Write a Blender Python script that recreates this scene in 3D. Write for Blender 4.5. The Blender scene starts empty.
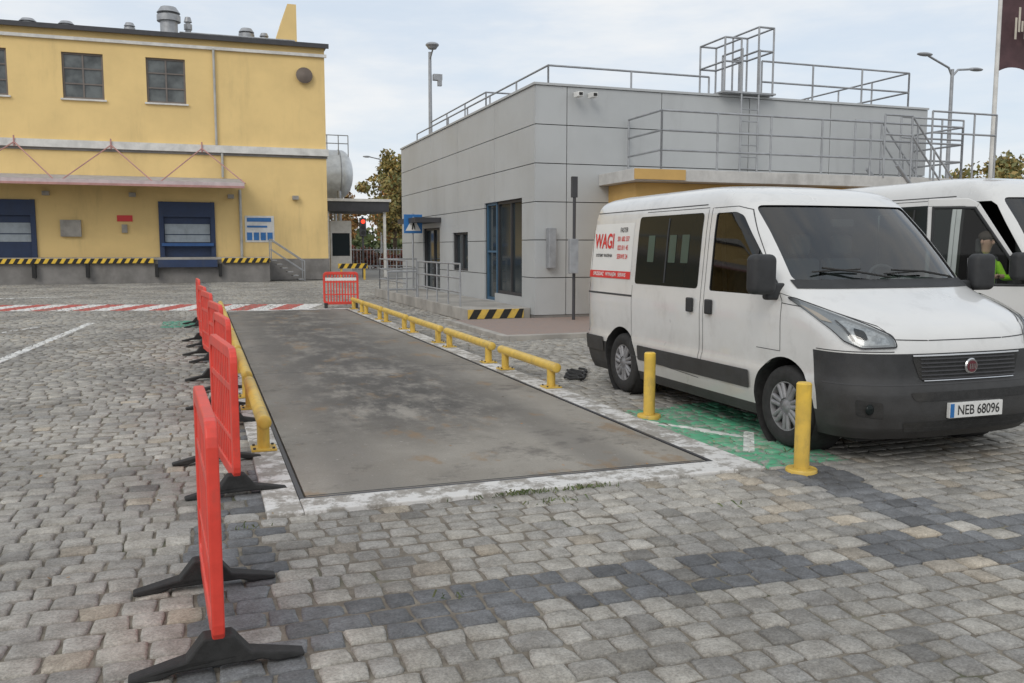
import bpy, bmesh, math, random
import numpy as np
from mathutils import Vector, Matrix
random.seed(7); rng=np.random.default_rng(7)
S=bpy.context.scene
S.view_settings.view_transform='Standard'
try: S.view_settings.look='None'
except Exception: pass
S.view_settings.exposure=0
def link(o): S.collection.objects.link(o)

# ---------------------------------------------------------------- materials
def newmat(name):
    m=bpy.data.materials.new(name); m.use_nodes=True
    nt=m.node_tree; b=nt.nodes['Principled BSDF']
    return m,nt,b
def nd(nt,t,**k):
    n=nt.nodes.new(t)
    for a,v in k.items(): setattr(n,a,v)
    return n
def mix(nt,fac,a,b,mode='MIX'):
    n=nd(nt,'ShaderNodeMix',data_type='RGBA',blend_type=mode)
    for s,v in ((0,fac),(6,a),(7,b)):
        if isinstance(v,(int,float)): n.inputs[s].default_value=v
        elif isinstance(v,tuple): n.inputs[s].default_value=(*v[:3],1)
        else: nt.links.new(v,n.inputs[s])
    return n.outputs[2]
def mth(nt,op,a,b=None,c=None,clamp=False):
    n=nd(nt,'ShaderNodeMath',operation=op,use_clamp=clamp)
    for i,v in enumerate((a,b,c)):
        if v is None: continue
        if isinstance(v,(int,float)): n.inputs[i].default_value=v
        else: nt.links.new(v,n.inputs[i])
    return n.outputs[0]
def noise(nt,scale,detail=4,rough=.55,vec=None,sc=None):
    n=nd(nt,'ShaderNodeTexNoise'); n.inputs['Scale'].default_value=scale
    n.inputs['Detail'].default_value=detail; n.inputs['Roughness'].default_value=rough
    if vec is None: vec=nd(nt,'ShaderNodeNewGeometry').outputs['Position']
    if sc is not None:
        mp=nd(nt,'ShaderNodeMapping'); mp.inputs['Scale'].default_value=sc
        nt.links.new(vec,mp.inputs['Vector']); vec=mp.outputs['Vector']
    nt.links.new(vec,n.inputs['Vector'])
    return n.outputs['Fac']
def sstep(nt,v,a,b):
    n=nd(nt,'ShaderNodeMapRange',interpolation_type='SMOOTHSTEP')
    n.inputs['From Min'].default_value=a; n.inputs['From Max'].default_value=b
    nt.links.new(v,n.inputs['Value']); return n.outputs['Result']
def bump(nt,b,h,strength=.3,dist=.01):
    n=nd(nt,'ShaderNodeBump'); n.inputs['Strength'].default_value=strength; n.inputs['Distance'].default_value=dist
    nt.links.new(h,n.inputs['Height']); nt.links.new(n.outputs['Normal'],b.inputs['Normal'])
def M(name,col,rough=.6,metal=0,var=.12,scale=2.5,bmp=0,bscale=60,coat=0,dirt=0,streak=None,lowdirt=0):
    m,nt,b=newmat(name)
    n1=noise(nt,scale,4,.6)
    c=mix(nt,sstep(nt,n1,.3,.7),tuple(x*(1-var) for x in col),tuple(min(1,x*(1+var)) for x in col))
    if dirt:
        n2=noise(nt,1.1,6,.7,sc=streak or (1,1,.35))
        c=mix(nt,mth(nt,'MULTIPLY',sstep(nt,n2,.5,.75),dirt),c,(.09,.08,.065))
    if lowdirt:
        sp=nd(nt,'ShaderNodeSeparateXYZ'); nt.links.new(nd(nt,'ShaderNodeNewGeometry').outputs['Position'],sp.inputs[0])
        hgt=mth(nt,'SUBTRACT',1,sstep(nt,mth(nt,'ADD',sp.outputs[2],mth(nt,'MULTIPLY',noise(nt,6,6,.7),.5)),.55,1.25))
        c=mix(nt,mth(nt,'MULTIPLY',hgt,lowdirt),c,(.25,.225,.19))
    nt.links.new(c,b.inputs['Base Color'])
    b.inputs['Metallic'].default_value=metal
    r=mth(nt,'ADD',mth(nt,'MULTIPLY',n1,.2),rough-.1,clamp=True); nt.links.new(r,b.inputs['Roughness'])
    if coat: b.inputs['Coat Weight'].default_value=coat; b.inputs['Coat Roughness'].default_value=.05
    if bmp: bump(nt,b,noise(nt,bscale,4,.6),bmp,.01)
    return m
def glassmat(name,tint=(.5,.56,.54),base=.06):
    m=bpy.data.materials.new(name); m.use_nodes=True; nt=m.node_tree; nt.nodes.clear()
    o=nd(nt,'ShaderNodeOutputMaterial'); mx=nd(nt,'ShaderNodeMixShader'); t=nd(nt,'ShaderNodeBsdfTransparent'); g=nd(nt,'ShaderNodeBsdfGlossy')
    t.inputs[0].default_value=(*tint,1); g.inputs[0].default_value=(1,1,1,1); g.inputs['Roughness'].default_value=.02
    f=nd(nt,'ShaderNodeLayerWeight'); f.inputs[0].default_value=.5
    fac=mth(nt,'ADD',mth(nt,'MULTIPLY',mth(nt,'POWER',f.outputs['Facing'],4.5),.85),base,clamp=True)
    nt.links.new(fac,mx.inputs[0]); nt.links.new(t.outputs[0],mx.inputs[1]); nt.links.new(g.outputs[0],mx.inputs[2]); nt.links.new(mx.outputs[0],o.inputs[0])
    return m
YEL=M('yellow_paint',(.80,.52,.05),.4,var=.12,scale=6,dirt=.5,streak=(7,7,3),lowdirt=.25)
REDP=M('red_plastic',(.70,.06,.04),.42,var=.12,scale=5,dirt=.3,streak=(6,6,3))
WHT_P=M('white_plastic',(.75,.75,.73),.4)
BLK=M('black_rubber',(.022,.022,.022),.8,var=.3,scale=20,bmp=.3,dirt=.2)
PLAST=M('dark_plastic',(.026,.027,.029),.62,var=.25,scale=8,bmp=.2,bscale=300,lowdirt=.07)
VANW=M('white_car_paint',(.66,.66,.65),.3,var=.03,scale=1.2,coat=.7,dirt=.18,streak=(3,3,2),lowdirt=.4)
INT=M('dark_interior',(.03,.03,.032),.8)
SEAT=M('seat_fabric',(.09,.09,.095),.9)
GLS=glassmat('clear_glass',(.50,.56,.54),.09)
SGL=glassmat('side_glass',(.14,.17,.165),.05)
DGL,_nt,_b=newmat('privacy_glass'); _b.inputs['Base Color'].default_value=(.012,.016,.016,1); _b.inputs['Roughness'].default_value=.08; _b.inputs['Specular IOR Level'].default_value=.15
CHR=M('chrome',(.6,.6,.61),.2,1,var=.03)
SIL=M('silver_wheel',(.27,.27,.28),.55,.4,var=.18,scale=10,dirt=.5,streak=(8,8,8))
GALV=M('galvanised_steel',(.36,.37,.385),.5,.5,var=.15,scale=4)
PANEL=M('grey_cladding',(.45,.465,.47),.5,.1,var=.05,scale=.6,dirt=.16,streak=(1,1,.22))
BACK=M('dark_joint',(.05,.05,.052),.8)
STUC=M('yellow_stucco',(.80,.585,.26),.85,var=.06,scale=.5,bmp=.2,bscale=25,dirt=.18,streak=(.8,.8,.12))
STUCO=M('ochre_stucco',(.60,.38,.13),.8,var=.1,scale=.8)
CONC=M('concrete',(.36,.34,.31),.85,var=.2,scale=1.4,bmp=.4,bscale=40,dirt=.3)
CONCD=M('dark_concrete',(.22,.21,.20),.85,var=.2,scale=1.4,bmp=.3,dirt=.4)
WHT=M('white_trim',(.66,.65,.62),.6,dirt=.2)
DARK=M('dark_metal',(.06,.06,.065),.5,.3)
BLUE=M('blue_door',(.02,.04,.10),.5,dirt=.3)
PINK=M('pink_steel',(.45,.24,.22),.6)
BRN=M('bark',(.09,.065,.045),.9,bmp=.6,bscale=20,var=.3)
SIGNB=M('sign_blue',(.03,.16,.42),.35); SIGNR=M('sign_red',(.65,.03,.03),.4,var=.03)
BROWNFLAG=M('flag_cloth',(.09,.05,.055),.85,var=.2)
HIVIS=M('hi_vis_vest',(.50,.95,.05),.7,var=.05); SKIN=M('skin',(.55,.33,.24),.55); HAIR=M('hair',(.06,.045,.035),.7); JEANS=M('dark_trousers',(.03,.035,.05),.85)
WINF,_nt,_b=newmat('window_glass'); _b.inputs['Base Color'].default_value=(.03,.04,.045,1); _b.inputs['Roughness'].default_value=.06

# ---------------------------------------------------------------- mesh helpers
def emp(name,loc=(0,0,0),local=False):
    e=bpy.data.objects.new(name,None); e.location=loc; e.empty_display_size=.2; link(e); e['local']=local; return e
def adopt(o,parent):
    if parent is not None:
        o.parent=parent
        if not parent['local']: o.matrix_parent_inverse=Matrix.Translation(-Vector(parent.location))
def finish(name,me,mats,parent,smooth=None,bevel=0,seg=2):
    for m in (mats if isinstance(mats,list) else [mats]): me.materials.append(m)
    if smooth is not None:
        me.polygons.foreach_set('use_smooth',[True]*len(me.polygons)); me.set_sharp_from_angle(angle=math.radians(smooth))
    o=bpy.data.objects.new(name,me); link(o); adopt(o,parent)
    if bevel:
        b=o.modifiers.new('bevel','BEVEL'); b.width=bevel; b.segments=seg; b.limit_method='ANGLE'; b.angle_limit=math.radians(40)
    return o
class MB:
    def __init__(s,name,mat,parent=None): s.name=name;s.mat=mat;s.parent=parent;s.bm=bmesh.new()
    def box(s,x0,x1,y0,y1,z0,z1,M4=None):
        v=[s.bm.verts.new((x,y,z)) for z in (z0,z1) for y in (y0,y1) for x in (x0,x1)]
        if M4 is not None:
            for q in v: q.co=M4@q.co
        for f in ((0,2,3,1),(4,5,7,6),(0,1,5,4),(2,6,7,3),(0,4,6,2),(1,3,7,5)): s.bm.faces.new([v[i] for i in f])
        return s
    def cyl(s,p0,p1,r,r2=None,seg=12,cap=True):
        p0=Vector(p0);p1=Vector(p1); r2=r if r2 is None else r2
        d=p1-p0; q=d.to_track_quat('Z','Y'); a=[];b=[]
        for i in range(seg):
            t=2*math.pi*i/seg; u=q@Vector((math.cos(t),math.sin(t),0))
            a.append(s.bm.verts.new(p0+u*r)); b.append(s.bm.verts.new(p1+u*r2))
        for i in range(seg):
            j=(i+1)%seg; s.bm.faces.new((a[i],a[j],b[j],b[i]))
        if cap: s.bm.faces.new(a[::-1]); s.bm.faces.new(b)
        return s
    def tube(s,pts,r,seg=10):
        for a,b in zip(pts[:-1],pts[1:]): s.cyl(a,b,r,seg=seg)
        for p in pts[1:-1]: s.ball(p,r*1.01)
        return s
    def ball(s,c,r,sc=(1,1,1),u=12,v=8):
        bmesh.ops.create_uvsphere(s.bm,u_segments=u,v_segments=v,radius=1,matrix=Matrix.Translation(Vector(c))@Matrix.Diagonal((r*sc[0],r*sc[1],r*sc[2],1))); return s
    def prism(s,poly,fn,t0,t1):
        a=[s.bm.verts.new(fn(p[0],p[1],t0)) for p in poly]; b=[s.bm.verts.new(fn(p[0],p[1],t1)) for p in poly]
        n=len(poly)
        for i in range(n):
            j=(i+1)%n; s.bm.faces.new((a[i],a[j],b[j],b[i]))
        s.bm.faces.new(a[::-1]); s.bm.faces.new(b); return s
    def lathe(s,prof,c,axis='x',seg=40):
        c=Vector(c); rings=[]
        for r,a in prof:
            R=[]
            for i in range(seg):
                t=2*math.pi*i/seg
                p=Vector((a,r*math.cos(t),r*math.sin(t))) if axis=='x' else Vector((r*math.cos(t),r*math.sin(t),a))
                R.append(s.bm.verts.new(c+p))
            rings.append(R)
        for A,B in zip(rings[:-1],rings[1:]):
            for i in range(seg):
                j=(i+1)%seg; s.bm.faces.new((A[i],A[j],B[j],B[i]))
        return s
    def done(s,smooth=None,bevel=0,seg=2,name=None):
        bmesh.ops.recalc_face_normals(s.bm,faces=s.bm.faces[:])
        me=bpy.data.meshes.new(s.name); s.bm.to_mesh(me); s.bm.free()
        return finish(s.name,me,s.mat,s.parent,smooth,bevel,seg)
def np_mesh(name,V,F,mat,parent=None,smooth=False,col=None):
    me=bpy.data.meshes.new(name); nV=len(V); nF=len(F); k=F.shape[1]
    me.vertices.add(nV); me.vertices.foreach_set('co',V.astype(np.float32).ravel())
    me.loops.add(nF*k); me.loops.foreach_set('vertex_index',F.astype(np.int32).ravel())
    me.polygons.add(nF); me.polygons.foreach_set('loop_start',np.arange(0,nF*k,k,dtype=np.int32))
    try: me.polygons.foreach_set('loop_total',np.full(nF,k,dtype=np.int32))
    except Exception: pass
    me.update(calc_edges=True)
    if smooth: me.polygons.foreach_set('use_smooth',np.ones(nF,dtype=bool))
    if col is not None:
        at=me.color_attributes.new('stonecol','FLOAT_COLOR','POINT'); at.data.foreach_set('color',col.astype(np.float32).ravel())
    me.materials.append(mat)
    o=bpy.data.objects.new(name,me); link(o); adopt(o,parent); return o
def text_mesh(txt,size,bold=0):
    c=bpy.data.curves.new('t','FONT'); c.body=txt; c.size=size; c.align_x='CENTER'; c.align_y='CENTER'; c.offset=bold
    o=bpy.data.objects.new('t',c); link(o); bpy.context.view_layer.update()
    me=bpy.data.meshes.new_from_object(o.evaluated_get(bpy.context.evaluated_depsgraph_get()))
    bpy.data.objects.remove(o); return me
def text(name,txt,size,fn,mat,parent,bold=0,wide=1):
    me=text_mesh(txt,size,bold)
    for v in me.vertices: v.co=fn(v.co.x*wide,v.co.y)
    me.materials.clear(); return finish(name,me,mat,parent)

# ---------------------------------------------------------------- camera / light
cam=bpy.data.cameras.new('camera'); co=bpy.data.objects.new('camera',cam); link(co); S.camera=co
co.location=(0,0,1.65); co.rotation_euler=(math.radians(90-6.06),0,math.radians(-19.4)); cam.lens=30.94; cam.sensor_width=36; cam.clip_end=2000; cam.clip_start=.05
sd=Vector((-.55,-.62,.62)).normalized()
sl=bpy.data.lights.new('sun','SUN'); sl.energy=.95; sl.angle=math.radians(28); sl.color=(1,.95,.87)
so=bpy.data.objects.new('sun',sl); so.rotation_euler=sd.to_track_quat('Z','Y').to_euler(); so.location=(0,0,30); link(so)
W=bpy.data.worlds.new('World'); S.world=W; W.use_nodes=True; nt=W.node_tree; bg=nt.nodes['Background']
sky=nd(nt,'ShaderNodeTexSky',sky_type='NISHITA',sun_disc=False); sky.sun_elevation=math.asin(sd.z); sky.sun_rotation=math.atan2(sd.x,sd.y); sky.dust_density=2
tc=nd(nt,'ShaderNodeTexCoord').outputs['Generated']
n1=noise(nt,2.2,6,.55,vec=tc,sc=(1,1.3,4)); n2=noise(nt,6,5,.6,vec=tc,sc=(1,1,5))
cl=sstep(nt,mth(nt,'ADD',mth(nt,'MULTIPLY',n1,.8),mth(nt,'MULTIPLY',n2,.25)),.36,.66)
cc=mix(nt,cl,(5.4,6.0,6.7),(6.9,6.95,6.95))
fin=mix(nt,mth(nt,'ADD',mth(nt,'MULTIPLY',cl,.15),.83),sky.outputs[0],cc)
nt.links.new(fin,bg.inputs[0]); bg.inputs[1].default_value=.135

# ---------------------------------------------------------------- ground
gm,nt,b=newmat('ground')
c=mix(nt,noise(nt,.4,6,.6),(.17,.165,.155),(.26,.25,.23)); nt.links.new(c,b.inputs['Base Color']); b.inputs['Roughness'].default_value=.9
MB('ground',gm).box(-600,600,-200,900,-.6,-.034).done()
jm,nt,b=newmat('joint_sand')
c=mix(nt,sstep(nt,noise(nt,7,5,.7),.4,.65),(.15,.13,.105),(.24,.215,.175)); c=mix(nt,sstep(nt,noise(nt,1.3,4,.6),.57,.72),c,(.09,.095,.055))
nt.links.new(c,b.inputs['Base Color']); b.inputs['Roughness'].default_value=1; bump(nt,b,noise(nt,90,3),.6,.01)
MB('joint_sand',jm).box(-16,26,-1,46,-.033,-.0125).done()

# cobble material with painted markings
sm,nt,b=newmat('granite_setts')
at=nd(nt,'ShaderNodeAttribute',attribute_name='stonecol').outputs['Color']
pos=nd(nt,'ShaderNodeNewGeometry').outputs['Position']
fine=noise(nt,75,4,.8); mid=noise(nt,9,4,.65); big=noise(nt,.45,4,.65)
c=mix(nt,1,at,mix(nt,sstep(nt,fine,.25,.75),(.62,.62,.63),(1.32,1.32,1.31)),'MULTIPLY')
c=mix(nt,1,c,mix(nt,sstep(nt,mid,.3,.7),(.76,.745,.72),(1.12,1.12,1.11)),'MULTIPLY')
c=mix(nt,1,c,mix(nt,sstep(nt,big,.35,.62),(.72,.72,.72),(1.1,1.095,1.08)),'MULTIPLY')
def rect(cx,cy,ang,hx,hy):
    mp=nd(nt,'ShaderNodeMapping',vector_type='TEXTURE'); mp.inputs['Location'].default_value=(cx,cy,0); mp.inputs['Rotation'].default_value=(0,0,ang); mp.inputs['Scale'].default_value=(hx,hy,1)
    nt.links.new(pos,mp.inputs['Vector']); sp=nd(nt,'ShaderNodeSeparateXYZ'); nt.links.new(mp.outputs[0],sp.inputs[0])
    m=mth(nt,'MULTIPLY',mth(nt,'LESS_THAN',mth(nt,'ABSOLUTE',sp.outputs[0]),1),mth(nt,'LESS_THAN',mth(nt,'ABSOLUTE',sp.outputs[1]),1))
    return m,sp.outputs[0]
wn=mth(nt,'ADD',mth(nt,'MULTIPLY',noise(nt,13,5,.78),.7),mth(nt,'MULTIPLY',noise(nt,1.9,3),.35))
wear=sstep(nt,wn,.38,.54)
wear2=sstep(nt,wn,.44,.56)
def seg(x0,y0,x1,y1,w):
    return rect((x0+x1)/2,(y0+y1)/2,math.atan2(y1-y0,x1-x0),math.hypot(x1-x0,y1-y0)/2,w/2)
for (x0,y0,x1,y1,w) in ((-2.9,14.0,-2.35,21.5,.16),(-4.6,17.5,-3.3,20.8,.12),(-9.5,31.5,-4.2,33.5,.22),(-3.2,13.9,-6.5,15.0,.12)):
    m,_=seg(x0,y0,x1,y1,w); c=mix(nt,mth(nt,'MULTIPLY',m,wear),c,(.70,.70,.68))
m,lx=seg(-9,28.9,3.0,25.3,2.6)
st=mth(nt,'LESS_THAN',mth(nt,'FRACT',mth(nt,'MULTIPLY',mth(nt,'ADD',lx,3),6)),.5)
c=mix(nt,mth(nt,'MULTIPLY',m,mth(nt,'ADD',mth(nt,'MULTIPLY',wear,.45),.5)),c,mix(nt,st,(.75,.74,.72),(.50,.10,.08)))
m,_=rect(4.34,6.75,0,.40,1.25); c=mix(nt,mth(nt,'MULTIPLY',m,mth(nt,'MULTIPLY',wear2,.85)),c,(.07,.40,.21))
m,_=rect(4.9,7.1,0,.25,1.0); c=mix(nt,mth(nt,'MULTIPLY',m,mth(nt,'MULTIPLY',wear2,.85)),c,(.07,.40,.22))
m,_=rect(4.2,7.0,.5,.05,.6); c=mix(nt,mth(nt,'MULTIPLY',m,wear),c,(.66,.68,.64))
m,_=rect(4.40,6.35,-.6,.045,.4); c=mix(nt,mth(nt,'MULTIPLY',m,wear),c,(.66,.68,.64))
m,_=rect(-.5,20.5,0,.35,.9); c=mix(nt,mth(nt,'MULTIPLY',m,wear2),c,(.05,.3,.2))
nt.links.new(c,b.inputs['Base Color']); b.inputs['Roughness'].default_value=.82
bump(nt,b,mth(nt,'ADD',mth(nt,'MULTIPLY',fine,.45),mid),.5,.011)

def gen_stones(y0,y1,coords,zed,name,smooth=True):
    CX=[];CY=[];HX=[];HY=[]
    y=y0
    while y<y1-.05:
        p=.158*(1+rng.uniform(-.08,.08)); yc=y+p/2
        xr=24 if yc<18.6 else (7.6 if yc<34.5 else 12)
        xr=min(xr,1.35*yc+4)
        segs=[(-.27*yc-3.2,xr)]
        if 5.42<yc<24.12: segs=[(-.27*yc-3.2,.35),(3.99,xr)]
        for a,bb in segs:
            x=a+rng.uniform(-.1,0)
            while x<bb-.07:
                l=rng.uniform(.125,.215)
                if x+l>bb-.06: l=bb-x
                CX.append(x+l/2);CY.append(yc);HX.append(l/2-rng.uniform(.002,.0065));HY.append(p/2-rng.uniform(.002,.007)); x+=l
        y+=p
    CX=np.array(CX);CY=np.array(CY);HX=np.array(HX);HY=np.array(HY);n=len(CX)
    k=len(coords); A,B=np.meshgrid(coords,coords,indexing='ij'); A=A.ravel();B=B.ravel()
    Z1=np.interp(np.abs(A),zed[0],zed[1]);Z2=np.interp(np.abs(B),zed[0],zed[1]); Z=np.maximum(Z1+Z2,-.028)
    ax=A*(1-.055*np.abs(B)**6); bx=B*(1-.055*np.abs(A)**6)
    ang=rng.normal(0,.028,n); ca=np.cos(ang)[:,None];sa=np.sin(ang)[:,None]
    sk=rng.normal(0,.06,(n,4))
    jit=rng.normal(0,.003,(n,k*k))
    lx=HX[:,None]*ax[None]*(1+sk[:,0:1]*bx[None])+jit; ly=HY[:,None]*bx[None]*(1+sk[:,1:2]*ax[None])+rng.normal(0,.0024,(n,k*k))
    X=CX[:,None]+lx*ca-ly*sa; Y=CY[:,None]+lx*sa+ly*ca
    Y=Y+.035*np.sin(CX*.8+.5*np.sin(CY*.37))[:,None]+.015*np.sin(CX*2.3+CY)[:,None]
    tx=rng.normal(0,.02,n)[:,None];ty=rng.normal(0,.02,n)[:,None]; h=rng.normal(0,.0025,n)[:,None]
    ZZ=Z[None]+h+tx*lx+ty*ly + rng.normal(0,.0011,(n,k*k)) + .006*np.sin(X*1.3)*np.sin(Y*.9)
    V=np.stack([X,Y,ZZ],-1).reshape(-1,3)
    idx=np.arange(k*k).reshape(k,k); q=np.stack([idx[:-1,:-1],idx[1:,:-1],idx[1:,1:],idx[:-1,1:]],-1).reshape(-1,4)
    F=(q[None]+(np.arange(n)*k*k)[:,None,None]).reshape(-1,4)
    t=rng.random((n,1)); c1=np.array([[.40,.38,.345]]);c2=np.array([[.32,.31,.295]]); col=c1*t+c2*(1-t)
    col*=rng.uniform(.86,1.13,(n,1)); warm=rng.random(n)<.05; col[warm]*=np.array([1.04,.97,.88])
    dk=rng.random(n)<.04; col[dk]*=.7
    band=((CX>-.08)&(CX<.36)&(CY<5.6))|((CX>3.98)&(CX<4.42)&(CY<5.5))|((CX>.3)&(CX<9)&(CY>3.5)&(CY<3.98))|((CX>-.05)&(CX<.35)&(CY>=5.5)&(rng.random(n)<.5))
    bc=np.array([[.15,.155,.165]])*rng.uniform(.75,1.3,(n,1)); col=np.where(band[:,None]&(rng.random(n)<.9)[:,None],bc,col)
    C=np.concatenate([np.repeat(col,k*k,0),np.ones((n*k*k,1))],1)
    return np_mesh(name,V,F,sm,None,smooth,C)
gen_stones(1.2,10.5,[-1,-.955,-.82,0,.82,.955,1],([0,.82,.955,1],[0,-.0010,-.005,-.028]),'cobblestone_paving')
gen_stones(10.5,45.5,[-1,-.9,.9,1],([0,.9,1],[0,-.002,-.024]),'cobblestone_paving')

# weighbridge deck
dm,nt,b=newmat('weighbridge_deck')
pos=nd(nt,'ShaderNodeNewGeometry').outputs['Position']; sp=nd(nt,'ShaderNodeSeparateXYZ'); nt.links.new(pos,sp.inputs[0])
nb=noise(nt,.5,6,.65); nm=noise(nt,2.2,6,.72,sc=(1,.45,1)); nf=noise(nt,60,4,.7)
c=mix(nt,sstep(nt,nb,.3,.7),(.215,.195,.165),(.325,.30,.26))
c=mix(nt,1,c,mix(nt,nf,(.70,.70,.70),(1.25,1.25,1.25)),'MULTIPLY')
cx=mth(nt,'ABSOLUTE',mth(nt,'SUBTRACT',sp.outputs[0],2.0))
cent=mth(nt,'SUBTRACT',1,sstep(nt,cx,.35,1.45)); yr_=sstep(nt,sp.outputs[1],6.6,9.0)
st=mth(nt,'MULTIPLY',mth(nt,'MULTIPLY',cent,yr_),sstep(nt,nm,.34,.56)); c=mix(nt,mth(nt,'MULTIPLY',st,.9),c,(.05,.046,.042))
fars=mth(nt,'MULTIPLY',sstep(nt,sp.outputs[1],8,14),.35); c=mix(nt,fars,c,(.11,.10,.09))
trk=mth(nt,'SUBTRACT',1,sstep(nt,mth(nt,'ABSOLUTE',mth(nt,'SUBTRACT',cx,.95)),.10,.36)); c=mix(nt,mth(nt,'MULTIPLY',mth(nt,'MULTIPLY',trk,sstep(nt,nb,.3,.6)),.45),c,(.085,.078,.07))
st=sstep(nt,noise(nt,1.1,6,.78),.51,.66); c=mix(nt,mth(nt,'MULTIPLY',st,.65),c,(.085,.075,.065))
st=sstep(nt,noise(nt,1.6,5,.7,sc=(1,.6,1)),.56,.66); c=mix(nt,mth(nt,'MULTIPLY',st,.55),c,(.24,.145,.06))
st=sstep(nt,noise(nt,5.5,6,.8),.6,.7); c=mix(nt,mth(nt,'MULTIPLY',st,.4),c,(.40,.37,.33))
st=sstep(nt,noise(nt,26,3,.6),.68,.74); c=mix(nt,mth(nt,'MULTIPLY',st,.6),c,(.5,.48,.44))
fr=mth(nt,'ABSOLUTE',mth(nt,'SUBTRACT',mth(nt,'FRACT',mth(nt,'MULTIPLY',sp.outputs[1],1/6.0)),.97)); c=mix(nt,mth(nt,'LESS_THAN',fr,.0018),c,(.04,.04,.04))
nt.links.new(c,b.inputs['Base Color']); nt.links.new(mth(nt,'ADD',mth(nt,'MULTIPLY',nm,.4),.52),b.inputs['Roughness']); bump(nt,b,mth(nt,'ADD',nf,nm),.4,.008)
wm,nt,b=newmat('worn_white_kerb')
wr=sstep(nt,mth(nt,'ADD',mth(nt,'MULTIPLY',noise(nt,5,6,.78),.8),mth(nt,'MULTIPLY',noise(nt,.8,3),.3)),.50,.61)
c=mix(nt,wr,mix(nt,noise(nt,20,5),(.24,.225,.2),(.40,.375,.34)),(.66,.65,.63)); nt.links.new(c,b.inputs['Base Color']); b.inputs['Roughness'].default_value=.85; bump(nt,b,noise(nt,50,4,.7),.6,.012)
wb=emp('weighbridge',(2.1,14.8,0))
MB('deck',dm,wb).box(.60,3.63,5.80,23.8,-.1,.016).done(bevel=.004)
k=MB('steel_frame',DARK,wb); k.box(.555,.585,5.755,23.85,-.1,.018).box(3.645,3.675,5.755,23.85,-.1,.018).box(.585,3.645,5.755,5.785,-.1,.0185).box(.585,3.645,23.815,23.85,-.1,.0185); k.done()
MB('pit',BLK,wb).box(.586,3.644,5.786,23.814,-.12,-.02).done()
k=MB('concrete_kerb',wm,wb); k.box(.33,.553,5.47,24.1,-.12,.018).box(3.677,3.95,5.47,24.1,-.12,.018).box(.555,3.675,5.47,5.753,-.12,.021).box(.555,3.675,23.852,24.1,-.12,.021); k.done(bevel=.008)

# yellow wheel guide rails
def rail(x,y0,y1):
    e=emp('wheel_guard_rail',(x,(y0+y1)/2,0)); t=MB('pipe',YEL,e); z=.27
    t.cyl((x,y0,z),(x,y1,z),.057,seg=20); t.ball((x,y0,z),.057,(1,.35,1)); t.ball((x,y1,z),.057,(1,.35,1)); t.done(60)
    p=MB('posts',YEL,e)
    for yy in (y0+.17,y1-.17):
        p.cyl((x,yy,.03),(x,yy,z-.01),.05,seg=16)
        p.box(x-.1,x+.1,yy-.1,yy+.1,.021,.036)
    p.done(60)
    k=MB('bolts',DARK,e)
    for yy in (y0+.17,y1-.17):
        for a in (-.075,.075):
            for c in (-.075,.075): k.cyl((x+a,yy+c,.036),(x+a,yy+c,.05),.011,seg=6)
    k.done()
for a,bb in ((9.35,11.35),(11.75,14.2),(14.6,16.9),(17.3,19.5),(19.9,22.0),(22.3,23.9)): rail(3.84,a,bb)
for a,bb in ((7.15,9.45),(9.85,12.2),(12.6,15.0),(15.4,17.8),(18.2,20.6),(21,23.4)): rail(.43,a,bb)
def bollard(x,y,h):
    e=emp('yellow_bollard',(x,y,0)); k=MB('post',YEL,e); k.lathe([(0.0,h),(.045,h),(.056,h-.012),(.056,.0)],(x,y,0),'z',24).done(40)
    MB('base_plate',YEL,e).lathe([(.058,.03),(.11,.028),(.115,.02),(.115,-.02)],(x,y,0),'z',24).done(40)
bollard(4.15,5.32,.67); bollard(4.10,7.59,.64)

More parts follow.
